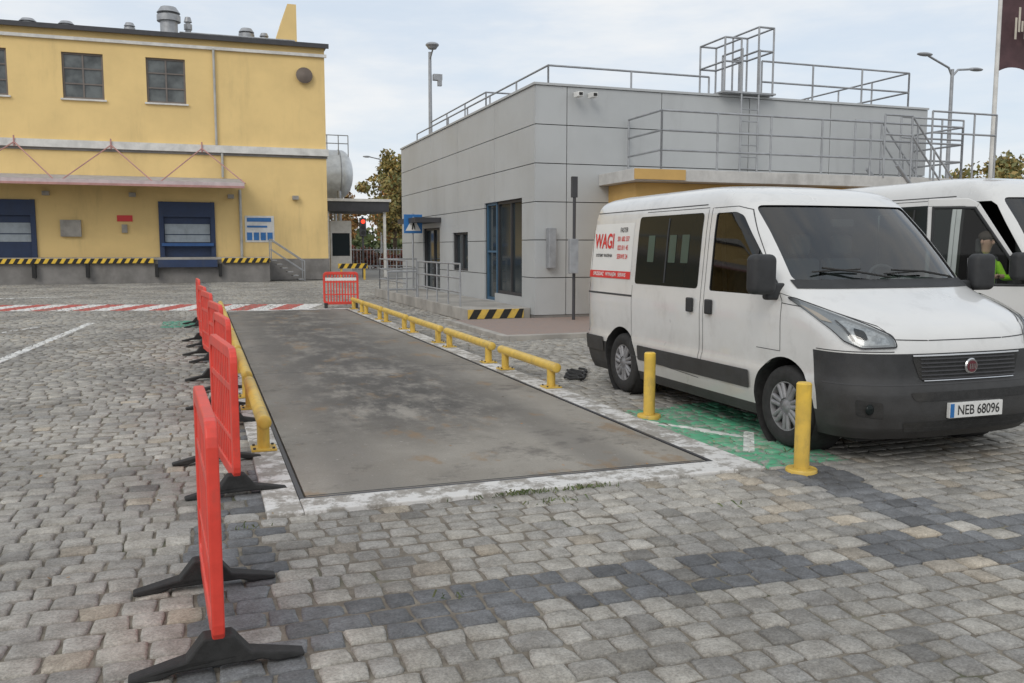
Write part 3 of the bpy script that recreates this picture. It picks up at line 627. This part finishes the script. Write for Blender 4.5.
for i in range(40): t=i*.5; pts.append((4.32+.010*i+.10*math.cos(t),9.95+.2*math.sin(t)+.02*i,.02+.02*abs(math.sin(i*1.3))))
k.tube(pts,.017); k.done(60)

# ---------------------------------------------------------------- vans
def roundpoly(P,r,seg=5):
    out=[];n=len(P)
    for i in range(n):
        p=Vector(P[i]);a=Vector(P[i-1])-p;b_=Vector(P[(i+1)%n])-p; ra=min(r,a.length*.45);rb=min(r,b_.length*.45)
        A=p+a.normalized()*ra;B=p+b_.normalized()*rb
        for j in range(seg+1):
            t=j/seg; q=A*(1-t)**2+p*2*t*(1-t)+B*t*t; out.append((q.x,q.y))
    return out
def build_van(name,ox,oy,H,LG,open_door=False,face=-1):
    e=emp(name,(ox,oy,0),True); NN=3.0
    zk=[.20,.28,.40,.55,.61,.66,.75,.88,.97,1.04,1.10,1.17,1.24,1.30,1.36,1.42,1.6,1.8,1.98,2.07,2.14,2.19,2.225,2.25]
    fk=[.11,.01,-.03,-.035,-.015,.02,.03,.045,.075,.13,.23,.39,.59,.75,.86,.92,1.09,1.29,1.49,1.59,1.70,1.84,2.05,2.4]
    wk=[.95,.985,1.012,1.028,1.028,1.010,1.010,1.013,1.016,1.018,1.016,1.010,1.006,1.0,.995,.99,.975,.958,.935,.915,.885,.84,.76,.60]
    lk=[.50,.52,.54,.55,.55,.54,.54,.54,.54,.55,.56,.56,.53,.48,.45,.43,.42,.42,.42,.42,.44,.46,.5,.5]
    rk=[.06,.02,.0,.0,.0,.0,.0,.0,.0,.0,.0,.0,.0,.0,0,0,.01,.02,.04,.06,.08,.12,.18,.35]
    def T(z,tab):
        s=.018; return sum(np.interp(z+o,zk,tab) for o in (-s,-s/2,0,s/2,s))/5
    zr=lambda z: z if z<1.3 else 1.3+(z-1.3)*(H-1.3)/.95
    def par(z): return T(z,fk),T(z,wk),T(z,lk),LG-T(z,rk)
    def ring(z,ins=0):
        yf,w,L,yr=par(z); yf+=ins*1.2;w-=ins;yr-=ins; Lr=.14; P=[]
        K=28
        for i in range(K+1):
            th=i/K*math.pi/2; P.append((w*math.sin(th)**(2/NN),yf+L*(1-max(0,math.cos(th))**(2/NN))))
        for i in range(1,14):
            y=(yf+L)+((yr-Lr)-(yf+L))*i/14; P.append((w,y))
        for i in range(9):
            th=math.pi/2*(1-i/8); P.append((w*math.sin(th)**(2/2.4),yr-Lr*(1-max(0,math.cos(th))**(2/2.4))))
        full=P+[(-x,y) for x,y in P[-2:0:-1]]
        return [(x,y,zr(z)) for x,y in full]
    def loft(nm,levels,ins,zoff=0):
        bm=bmesh.new(); rs=[]
        for z in levels: rs.append([bm.verts.new(p) for p in ring(z,ins)])
        n=len(rs[0])
        for A,B in zip(rs[:-1],rs[1:]):
            for i in range(n): j=(i+1)%n; bm.faces.new((A[i],A[j],B[j],B[i]))
        bm.faces.new(rs[0][::-1]); bm.faces.new(rs[-1])
        bmesh.ops.recalc_face_normals(bm,faces=bm.faces[:]); me=bpy.data.meshes.new(nm); bm.to_mesh(me); bm.free()
        o=bpy.data.objects.new(nm,me); link(o); return o
    lv=sorted(set([round(float(v),4) for v in np.linspace(.20,2.25,64)]+[.30,.55,.86]))
    body=loft('body',lv,0)
    inner=loft('cut_inner',[z for z in np.linspace(.40,2.16,30)],.05)
    def sidept(y,z,sgn=-1,off=0):
        def f(y,z):
            yf,w,L,yr=par(z)
            if y<yf+L: u=min(1,max(0,1-(y-yf)/L)); x=w*(1-u**NN)**(1/NN)
            elif y>yr-.14: u=min(1,(y-(yr-.14))/.14); x=w*(1-u**2.4)**(1/2.4)
            else: x=w
            return Vector((sgn*x,y,zr(z)))
        p=f(y,z); 
        if off:
            dy=f(y+.01,z)-f(y-.01,z); dz=f(y,z+.01)-f(y,z-.01); nn=dy.cross(dz).normalized()
            if nn.x*sgn<0: nn=-nn
            p=p+nn*off
        return p
    def frontpt(x,z,off=0):
        def f(x,z):
            yf,w,L,yr=par(z); return Vector((x,yf+L*(1-max(0,1-(min(1,abs(x)/w))**NN)**(1/NN)),zr(z)))
        p=f(x,z)
        if off:
            dx=f(x+.01,z)-f(x-.01,z); dz=f(x,z+.01)-f(x,z-.01); nn=dx.cross(dz).normalized()
            if nn.y>0: nn=-nn
            p=p+nn*off
        return p
    def thpt(th,z,sgn=-1,off=0):
        def f(th,z):
            yf,w,L,yr=par(z); return Vector((sgn*w*max(0,math.sin(th))**(2/NN),yf+L*(1-max(0,math.cos(th))**(2/NN)),zr(z)))
        p=f(th,z)
        if off:
            a=f(th+.01,z)-f(th-.01,z); b_=f(th,z+.01)-f(th,z-.01); nn=a.cross(b_).normalized()
            if nn.y>0: nn=-nn
            p=p+nn*off
        return p
    def patch(nm,poly,fn,mat,step=.06,thick=0):
        bm=bmesh.new(); f=bm.faces.new([bm.verts.new((p[0],p[1],0)) for p in poly])
        xs=[p[0] for p in poly];ys=[p[1] for p in poly]
        for ax,(a,b_) in enumerate(((min(xs),max(xs)),(min(ys),max(ys)))):
            v=a+step
            while v<b_-1e-3:
                co_=(v,0,0) if ax==0 else (0,v,0); no=(1,0,0) if ax==0 else (0,1,0)
                bmesh.ops.bisect_plane(bm,geom=bm.verts[:]+bm.edges[:]+bm.faces[:],plane_co=co_,plane_no=no); v+=step
        for v in bm.verts: v.co=fn(v.co.x,v.co.y)
        me=bpy.data.meshes.new(nm); bm.to_mesh(me); bm.free()
        return finish(nm,me,mat,e,45)
    def ribbon(bmn,pts,fn,w=.006,off=.0025,step=.04):
        P=[]
        for a,b_ in zip(pts[:-1],pts[1:]):
            a=Vector(a);b_=Vector(b_); n=max(1,int((b_-a).length/step))
            for i in range(n): P.append((a.lerp(b_,i/n),(b_-a).normalized()))
        P.append((Vector(pts[-1]),(Vector(pts[-1])-Vector(pts[-2])).normalized()))
        pv=None
        for p,d in P:
            nn=Vector((-d.y,d.x)); q=[bmn.bm.verts.new(fn(*(p+nn*w/2),off)),bmn.bm.verts.new(fn(*(p-nn*w/2),off))]
            if pv: bmn.bm.faces.new((pv[0],pv[1],q[1],q[0]))
            pv=q
    cuts=[inner]
    def cutter(mb): o=mb.done(); cuts.append(o); return o
    WS=roundpoly([(-.885,1.375),(.885,1.375),(.82,2.03),(-.82,2.03)],.06)
    fnws=lambda x,z,t: Vector((x,t,zr(z)))
    cutter(MB('cut_ws',INT).prism(WS,fnws,.5,2.3))
    SW=roundpoly([(1.04,1.29),(1.70,1.94),(1.80,1.975),(2.12,1.975),(2.12,1.25),(1.08,1.25)],.035)
    for sgn in (-1,1):
        if sgn==-1 and open_door: continue
        cutter(MB('cut_sw',INT).prism(SW,lambda y,z,t: Vector((sgn*t,y,zr(z))),.82,1.3))
    DP=[(1.0,.44),(1.0,1.27),(1.68,1.96),(1.76,2.0),(2.18,2.0),(2.18,.44)]
    if open_door:
        cutter(MB('cut_door',INT).prism(DP,lambda y,z,t: Vector((-t,y,zr(z))),.80,1.3))
    wy=[.948,LG-1.015]
    for y in wy:
        for sgn in (-1,1):
            cutter(MB('cut_arch',INT).cyl((sgn*.70,y,.35),(sgn*1.25,y,.35),.405,seg=48))
    for c_ in cuts:
        md=body.modifiers.new('b','BOOLEAN'); md.operation='DIFFERENCE'; md.solver='EXACT'; md.object=c_
    bpy.context.view_layer.update()
    me=bpy.data.meshes.new_from_object(body.evaluated_get(bpy.context.evaluated_depsgraph_get()))
    bpy.data.objects.remove(body)
    for c_ in cuts: bpy.data.objects.remove(c_)
    me.materials.clear()
    for m_ in (VANW,PLAST,INT): me.materials.append(m_)
    iz=lambda z: z if z<1.3 else 1.3+(z-1.3)*.95/(H-1.3)
    for p in me.polygons:
        c_=p.center; z=iz(c_.z); yf,w,L,yr=par(z); dd=.016
        if c_.y<yf+L: ins=(abs(c_.x)/(w-dd))**NN+(max(0,(yf+L-c_.y))/(L-dd))**NN<1
        else: ins=abs(c_.x)<w-dd and c_.y<yr-dd
        if z>2.235: ins=False
        if c_.y>yr-.16 and abs(c_.x)>w-.12 : ins=False
        if z>2.1 and p.normal.z>.3: ins=False
        if ins or z<.205: p.material_index=2
        elif (z<.86 and c_.y<yf+L+.02) or z<.30 or (z<.55 and c_.y>wy[1]+.38): p.material_index=1
        else: p.material_index=0
    me.polygons.foreach_set('use_smooth',[True]*len(me.polygons)); me.set_sharp_from_angle(angle=math.radians(28))
    bo=bpy.data.objects.new('body',me); link(bo); adopt(bo,e)
    patch('windscreen',[(x*1.03,1.70+(z-1.70)*1.05) for x,z in WS],lambda x,z: frontpt(x,z,-.012),GLS)
    for sgn in (-1,1):
        if sgn==-1 and open_door: continue
        patch('door_glass',SW,lambda y,z: sidept(y,z,sgn,-.012),SGL)
        k=MB('door_glass_rail',PLAST,e); ribbon(k,[(1.42,1.27),(1.42,1.64)],lambda y,z,o: sidept(y,z,sgn,o),.03,-.006); k.done()
    for sgn in (-1,1):
        a,b_=2.33,min(3.64,LG-1.2)
        patch('sliding_door_window',roundpoly([(a,1.26),(a,1.985),(b_,1.985),(b_,1.26)],.05),lambda y,z: sidept(y,z,sgn,.004),DGL)
        if open_door: patch('rear_quarter_window',roundpoly([(b_+.1,1.27),(b_+.1,1.97),(LG-.3,1.97),(LG-.3,1.27)],.05),lambda y,z: sidept(y,z,sgn,.004),DGL)
        k=MB('window_divider',PLAST,e); ribbon(k,[((a+b_)/2,1.29),((a+b_)/2,1.95)],lambda y,z,o: sidept(y,z,sgn,o),.03,.008); k.done()
    k=MB('panel_gaps',BACK,e)
    for sgn in (-1,1):
        fs=lambda y,z,o: sidept(y,z,sgn,o)
        if not(open_door and sgn==-1):
            ribbon(k,[(1.0,.80),(1.0,1.22),(1.66,1.99),(1.80,2.025),(2.2,2.025),(2.2,.46)],fs)
        ribbon(k,[(2.26,.46),(2.26,2.03),(3.50,2.03)],fs); ribbon(k,[(3.69,1.24),(3.69,.46),(2.26,.40)],fs)
        ribbon(k,[(3.69,1.12),(LG-.12,1.12)],fs,.022); ribbon(k,[(2.3,2.06),(LG-.2,2.06)],fs,.01)
        ribbon(k,[(LG-.16,.6),(LG-.16,1.98)],fs,.008)
        ribbon(k,[(1.0,1.2),(.62,1.17)],fs,.006)
        ribbon(k,[(1.0,.80),(1.33,.80)],fs,.005)
    ft=lambda t,z,o: thpt(t,z,-1,o); ft2=lambda t,z,o: thpt(t,z,1,o)
    for f_ in (ft,ft2):
        ribbon(k,[(.22,.955),(.52,.965),(.62,1.06),(1.26,1.245),(1.45,1.285)],f_,.007); ribbon(k,[(.55,.875),(1.0,.873),(1.55,.873)],f_,.007)
        ribbon(k,[(.0,.63),(.8,.63),(1.5,.625)],f_,.010)
    ribbon(k,[(-.36,.955),(.36,.955)],lambda x,z,o: frontpt(x,z,o),.007)
    k.done()
    for sgn in (-1,1):
        patch('side_strip',roundpoly([(1.40,.43),(1.40,.59),(wy[1]-.45,.59),(wy[1]-.45,.43)],.02),lambda y,z: sidept(y,z,sgn,.014),PLAST,.03)
        patch('rear_strip',roundpoly([(wy[1]+.42,.43),(wy[1]+.42,.60),(LG-.05,.60),(LG-.05,.43)],.02),lambda y,z: sidept(y,z,sgn,.014),PLAST,.03)
        for yy in (2.08,2.42):
            k=MB('door_handle',PLAST,e); p=sidept(yy,1.10,sgn,.02); k.box(p.x-.018,p.x+.018,yy-.05,yy+.05,1.03,1.17); k.done(bevel=.012)
    patch('cowl',[(-.90,1.315),(.90,1.315),(.90,1.385),(-.90,1.385)],lambda x,z: frontpt(x,z,.006),PLAST)
    for x0,x1,zz in ((-.62,-.02,1.47),(.05,.68,1.45)):
        k=MB('wiper',BLK,e); a=frontpt(x1,1.39,.02);m_=frontpt((x0+x1)/2,1.43,.03);b_=frontpt(x0,zz,.02); k.tube([a,m_,b_],.009).tube([frontpt(x0-.1,zz-.03,.018),frontpt(x0+.35,zz-.01,.018)],.007); k.done()
    patch('grille',roundpoly([(-.53,.85),(.53,.85),(.46,.65),(-.46,.65)],.05),lambda x,z: frontpt(x,z,.006),BLK)
    k=MB('grille_bars',DARK,e)
    for i in range(6):
        z=.668+i*.030; ribbon(k,[(-.46,z),(.46,z)],lambda x,z,o: frontpt(x,z,o),.010,.020)
    k.done()
    k=MB('grille_chrome',CHR,e); ribbon(k,[(-.52,.845),(.52,.845)],lambda x,z,o: frontpt(x,z,o),.012,.015); ribbon(k,[(-.44,.652),(.44,.652)],lambda x,z,o: frontpt(x,z,o),.007,.015); k.done()
    k=MB('badge',CHR,e); p=frontpt(0,.75,.03); k.lathe([(.001,0),(.054,0),(.062,-.008),(.062,-.03)],(0,0,0),'z',32); o=k.done(40); o.location=p; o.rotation_euler=(math.radians(90),0,0)
    k=MB('badge_centre',M(name+'_badge_red',(.12,.02,.03),.4),e); k.lathe([(.0005,0.001),(.044,0.001),(.044,-.01)],(0,0,0),'z',24); o=k.done(40); o.location=p-Vector((0,.003,0)); o.rotation_euler=(math.radians(90),0,0)
    k=MB('badge_bars',CHR,e)
    for i in range(4): k.box(-.03+i*.018,-.022+i*.018,p.y-.008,p.y-.005,p.z-.02,p.z+.02)
    k.done()
    patch('centre_intake',roundpoly([(-.58,.575),(.58,.575),(.54,.51),(-.54,.51)],.03),lambda x,z: frontpt(x,z,.005),BLK)
    patch('lower_intake',roundpoly([(-.62,.35),(.62,.35),(.58,.27),(-.58,.27)],.03),lambda x,z: frontpt(x,z,.005),BLK)
    HOUS=M(name+'_lamp_housing',(.30,.31,.32),.3,.4); REFL=M(name+'_lamp_reflector',(.38,.39,.40),.35,.6,var=.3,scale=30); IND=M(name+'_indicator',(.5,.42,.34),.25)
    for sgn in (-1,1):
        patch('fog_recess',roundpoly([(.72,.38),(.72,.50),(1.06,.52),(1.06,.40)],.03),lambda t,z: thpt(t,z,sgn,.006),BLK)
        k=MB('fog_lamp',DGL,e); p=thpt(.88,.45,sgn,.012); k.ball(p,.04,(1,.4,1),16,10); k.done(60)
        HP=roundpoly([(.52,.905),(.54,.985),(.74,1.06),(1.26,1.235),(1.38,1.235),(1.32,1.08),(1.14,.95),(.92,.895)],.03)
        patch('headlight_housing',HP,lambda t,z: thpt(t,z,sgn,.004),HOUS,.05)
        patch('headlight_reflector',roundpoly([(.58,.925),(.62,.99),(.95,1.09),(1.10,1.08),(1.02,.96),(.90,.915)],.03),lambda t,z: thpt(t,z,sgn,.010),REFL,.05)
        patch('headlight_bulb',roundpoly([(.82,.955),(.82,1.02),(.94,1.04),(.96,.97)],.025),lambda t,z: thpt(t,z,sgn,.014),DGL,.05)
        patch('headlight_divider',roundpoly([(.98,.95),(1.06,1.09),(1.09,1.09),(1.02,.95)],.01),lambda t,z: thpt(t,z,sgn,.013),PLAST,.05)
        patch('headlight_indicator',roundpoly([(1.14,1.07),(1.2,1.14),(1.32,1.20),(1.28,1.09)],.02),lambda t,z: thpt(t,z,sgn,.010),IND,.05)
        k=MB('headlight_rim',PLAST,e); ribbon(k,HP+[HP[0]],lambda t,z,o: thpt(t,z,sgn,o),.012,.019,.05); k.done()
        patch('headlight_lens',HP,lambda t,z: thpt(t,z,sgn,.018),bpy.data.materials.get('headlight_lens') or glassmat('headlight_lens',(.85,.87,.87),.07),.05)
        k=MB('wing_mirror',PLAST,e); mx=sgn*1.18
        k.box(mx-.12,mx+.12,.98,1.12,1.27,1.60); o=k.done(bevel=.055,seg=5); o.data.polygons.foreach_set('use_smooth',[True]*6)
        k=MB('mirror_arm',PLAST,e); k.box(sgn*1.02-.1,sgn*1.02+.1,1.05,1.13,1.22,1.36); k.done(bevel=.025,seg=3)
        k=MB('mirror_glass',CHR,e); k.box(mx-.09,mx+.09,1.121,1.125,1.32,1.56); k.done()
    py=frontpt(0,.43,.02).y; k=MB('number_plate',M(name+'_plate',(.70,.70,.68),.35,var=.02),e); k.box(-.26,.26,py-.012,py+.02,.375,.49); k.done(bevel=.003)
    MB('plate_eu_band',SIGNB,e).box(-.257,-.22,py-.015,py-.0125,.38,.485).done()
    text('plate_text','NEB 68096' if not open_door else 'WX 4127K',.105,lambda x,y: Vector((x+.02,py-.0145,.430+y)),BLK,e,.001,.86)
    for y in wy:
        for sgn in (-1,1):
            xo=sgn*.985; w_=MB('tyre',BLK,e)
            s=-sgn
            w_.lathe([(.205,s*.01),(.225,-s*.002),(.27,-s*.008),(.315,0),(.334,s*.02),(.34,s*.06),(.34,s*.15),(.334,s*.19),(.31,s*.21),(.205,s*.2)],(xo,y,.34),'x',48).done(40)
            r_=MB('rim',SIL,e); r_.lathe([(.207,s*.006),(.198,s*.008),(.192,s*.03),(.188,s*.06)],(xo,y,.34),'x',40)
            r_.lathe([(.001,-s*.002),(.035,-s*.0),(.045,s*.010),(.085,s*.018),(.09,s*.05)],(xo,y,.34),'x',24)
            for i in range(7):
                t=2*math.pi*i/7+.2
                for dt in (-.15,.15):
                    a=Vector((0,math.cos(t+dt*1.5),math.sin(t+dt*1.5)))*.07; b_=Vector((0,math.cos(t+dt),math.sin(t+dt)))*.197
                    r_.cyl(Vector((xo+s*.022,y,.34))+a,Vector((xo+s*.024,y,.34))+b_,.023,.022,seg=8)
            r_.done(50)
            d_=MB('brake_disc',DARK,e); d_.cyl((xo+s*.05,y,.34),(xo+s*.07,y,.34),.19,seg=32); d_.done()
            l_=MB('arch_liner',BLK,e); l_.lathe([(.404,s*.03),(.404,s*.33),(.01,s*.335)],(sgn*1.02,y,.35),'x',40); l_.done(40)
    MB('chassis',BLK,e).box(-.8,.8,.3,LG-.2,.16,.205).done()
    k=MB('dashboard',INT,e); k.box(-.66,.66,.86,1.02,1.0,1.27).box(-.86,.86,1.02,1.42,1.0,1.29); k.done(bevel=.03)
    k=MB('seats',SEAT,e)
    for x in ((-.55,.0,.5) if not open_door else (-.6,.1,.5)):
        k.box(x-.22,x+.22,1.6,2.12,.75,.93); k.box(x-.21,x+.21,2.05,2.18,.9,1.55); k.box(x-.12,x+.12,2.08,2.17,1.58,1.78)
    k.done(bevel=.04,seg=3)
    k=MB('steering_wheel',SEAT,e); c0=Vector((-.6 if open_door else .5,1.50,1.32)); pts=[]
    for i in range(21): t=i/20*2*math.pi; pts.append(c0+Vector((.19*math.cos(t),.10*math.sin(t)*.6,.17*math.sin(t))))
    k.tube(pts,.014).tube([pts[0],c0,pts[10]],.015).cyl(c0,c0+Vector((0,-.2,-.1)),.03); k.done(60)
    if not open_door:
        k=MB('rear_view_mirror',PLAST,e); k.box(-.12,.12,1.50,1.53,1.84,1.91); k.done(bevel=.01)
        k=MB('dash_papers',WHT_P,e); k.box(-.2,.05,1.05,1.3,1.292,1.30); k.done()
        fs=lambda cy,cz,off: (lambda x,y: sidept(cy-x,cz+y,-1,off))
        patch('sign_panel',roundpoly([(3.76,1.30),(3.76,1.93),(4.84,1.93),(4.84,1.30)],.02),lambda y,z: sidept(y,z,-1,.003),M('decal_white',(.74,.74,.72),.35,var=.02))
        patch('sign_red_band',[(3.76,1.30),(3.76,1.385),(4.84,1.385),(4.84,1.30)],lambda y,z: sidept(y,z,-1,.006),SIGNR)
        text('sign_wagi','WAGI',.235,fs(4.49,1.72,.008),SIGNR,e,.006,.82)
        text('sign_wagi_sub','SYSTEMY WAZENIA',.05,fs(4.48,1.56,.008),DARK,e,.001)
        for i,s_ in enumerate(('FASTER','501 682 337','022 811 45','SERWIS 24')): text('sign_contact',s_,.075,fs(4.0,1.85-i*.1,.008),SIGNR if i else DARK,e,.001,.78)
        text('sign_band_text','SPRZEDAZ   WYNAJEM   SERWIS',.06,fs(4.30,1.343,.009),WHT_P,e,.001)
        for yy in (2.55,2.8,3.25):
            patch('painted_reflection',roundpoly([(yy,1.5),(yy,1.78),(yy+.14,1.78),(yy+.14,1.5)],.01),lambda y,z: sidept(y,z,-1,.007),bpy.data.materials.get('reflection_green') or M('reflection_green',(.04,.075,.06),.3))  # green patches on the dark glass, a painted reflection of green signs
    else:
        hin=Vector((-1.02,1.0,0)); ang=math.radians(52)
        def put(o): o.location=hin; o.rotation_euler=(0,0,ang)
        fd=lambda y,z,t: Vector((t,y,z)); zt=zr(2.0); zb_=zr(1.20)
        k=MB('open_door',VANW,e); k.prism([(0,.44),(0,zb_),(1.18,zb_),(1.18,.44)],fd,-.03,.04)
        k.prism([(0,zb_+.002),(.06,zb_+.002),(.66,zr(1.90)),(.62,zr(1.955))],fd,-.02,.03)
        k.prism([(.62,zr(1.957)),(.66,zr(1.90)),(.78,zr(1.93)),(1.18,zr(1.93)),(1.18,zt),(.74,zt)],fd,-.02,.03)
        k.prism([(1.11,zb_+.002),(1.18,zb_+.002),(1.18,zr(1.928)),(1.11,zr(1.928))],fd,-.02,.03); put(k.done(bevel=.008))
        k=MB('open_door_trim',INT,e); k.prism([(.05,.5),(.05,zb_-.05),(1.12,zb_-.05),(1.12,.5)],fd,.041,.08); put(k.done(bevel=.02))
        k=MB('open_door_window',glassmat(name+'_tint',(.65,.7,.68),.03),e)
        k.bm.faces.new([k.bm.verts.new(fd(a,b_,0)) for a,b_ in ((.07,zb_+.003),(.68,zr(1.92)),(1.11,zr(1.925)),(1.11,zb_+.003))]); put(k.done())
        k=MB('open_door_seal',PLAST,e)
        P=[(.06,zb_+.01),(.67,zr(1.915)),(1.12,zr(1.92)),(1.12,zb_+.01),(.06,zb_+.01)]
        k.tube([Vector((-.022,a,b_)) for a,b_ in P],.018); put(k.done())
        k=MB('open_door_handle',PLAST,e); k.box(-.05,-.031,1.0,1.12,1.02,1.12); put(k.done(bevel=.006))
    return e
build_van('white_van',5.53,5.12,2.254,4.963)
build_van('white_van',10.32,6.8,2.58,5.6,True)

# ---------------------------------------------------------------- seated driver
def skin(name,vs,es,rad,mat,parent,sub=2,root=0):
    me=bpy.data.meshes.new(name); me.from_pydata(vs,es,[]); o=bpy.data.objects.new(name,me); link(o)
    md=o.modifiers.new('s','SKIN'); md.use_smooth_shade=True
    for i,r_ in enumerate(rad):
        sv=me.skin_vertices[0].data[i]; sv.radius=(r_,r_) if not isinstance(r_,tuple) else r_; sv.use_root=(i==root)
    ms=o.modifiers.new('u','SUBSURF'); ms.levels=sub; ms.render_levels=sub
    bpy.context.view_layer.update()
    m2=bpy.data.meshes.new_from_object(o.evaluated_get(bpy.context.evaluated_depsgraph_get())); bpy.data.objects.remove(o)
    m2.materials.clear(); return finish(name,m2,mat,parent,60)
pe=emp('seated_driver',(9.60,8.74,0.02),True)
vs=[(0,.05,1.0),(0,.06,1.15),(0,.07,1.32),(0,.06,1.46),(0,.04,1.55)]
skin('torso_vest',vs+[(.17,.06,1.46),(-.17,.06,1.46)],[(0,1),(1,2),(2,3),(3,4),(3,5),(3,6)],[.15,.145,.16,.12,.06,.075,.075],HIVIS,pe)
for s in (-1,1):
    skin('arm_sleeve',[(s*.19,.06,1.46),(s*.27,-.02,1.24),(s*.16,-.27,1.26)],[(0,1),(1,2)],[.062,.05,.036],HIVIS,pe)
skin('legs',[(0,.05,.98),(.1,.0,.97),(.13,-.42,1.0),(.13,-.5,.6),(.13,-.62,.56),(-.1,.0,.97),(-.13,-.42,1.0),(-.13,-.5,.6),(-.13,-.62,.56)],[(0,1),(1,2),(2,3),(3,4),(0,5),(5,6),(6,7),(7,8)],[.13,.1,.075,.05,.045,.1,.075,.05,.045],JEANS,pe)
for s in (-1,1):
    hx,hy,hz=s*.16,-.28,1.27
    skin('hand',[(hx,hy+.02,hz),(hx-s*.005,hy-.05,hz+.01)],[(0,1)],[.03,.038],SKIN,pe,1)
    for i in range(4):
        y=hy-.045; o_=(i-1.5)*.02
        skin('finger',[(hx+o_,y,hz+.015),(hx+o_,y-.045,hz+.03),(hx+o_*.9,y-.06,hz+.0),(hx+o_*.8,y-.04,hz-.02)],[(0,1),(1,2),(2,3)],[.010,.009,.008,.007],SKIN,pe,1)
    skin('thumb',[(hx-s*.03,hy-.01,hz),(hx-s*.05,hy-.045,hz+.005),(hx-s*.045,hy-.07,hz+.005)],[(0,1),(1,2)],[.012,.010,.009],SKIN,pe,1)
skin('neck_head',[(0,.04,1.55),(0,.03,1.63),(0,.02,1.70),(0,.02,1.78)],[(0,1),(1,2),(2,3)],[.055,.055,.085,(.078,.092)],SKIN,pe)
k=MB('face',SKIN,pe); k.ball((0,-.075,1.70),.02,(.8,1,1.3)).ball((.08,.03,1.71),.025,(.4,.8,1.2)).ball((-.08,.03,1.71),.025,(.4,.8,1.2)); k.done(60)
k=MB('eyes',HAIR,pe); k.ball((.032,-.068,1.735),.011).ball((-.032,-.068,1.735),.011).box(-.025,.025,-.075,-.065,1.655,1.66); k.done()
k=MB('hair',HAIR,pe); k.ball((0,.035,1.775),.098,(.95,1.05,.8),18,12); k.done(60)
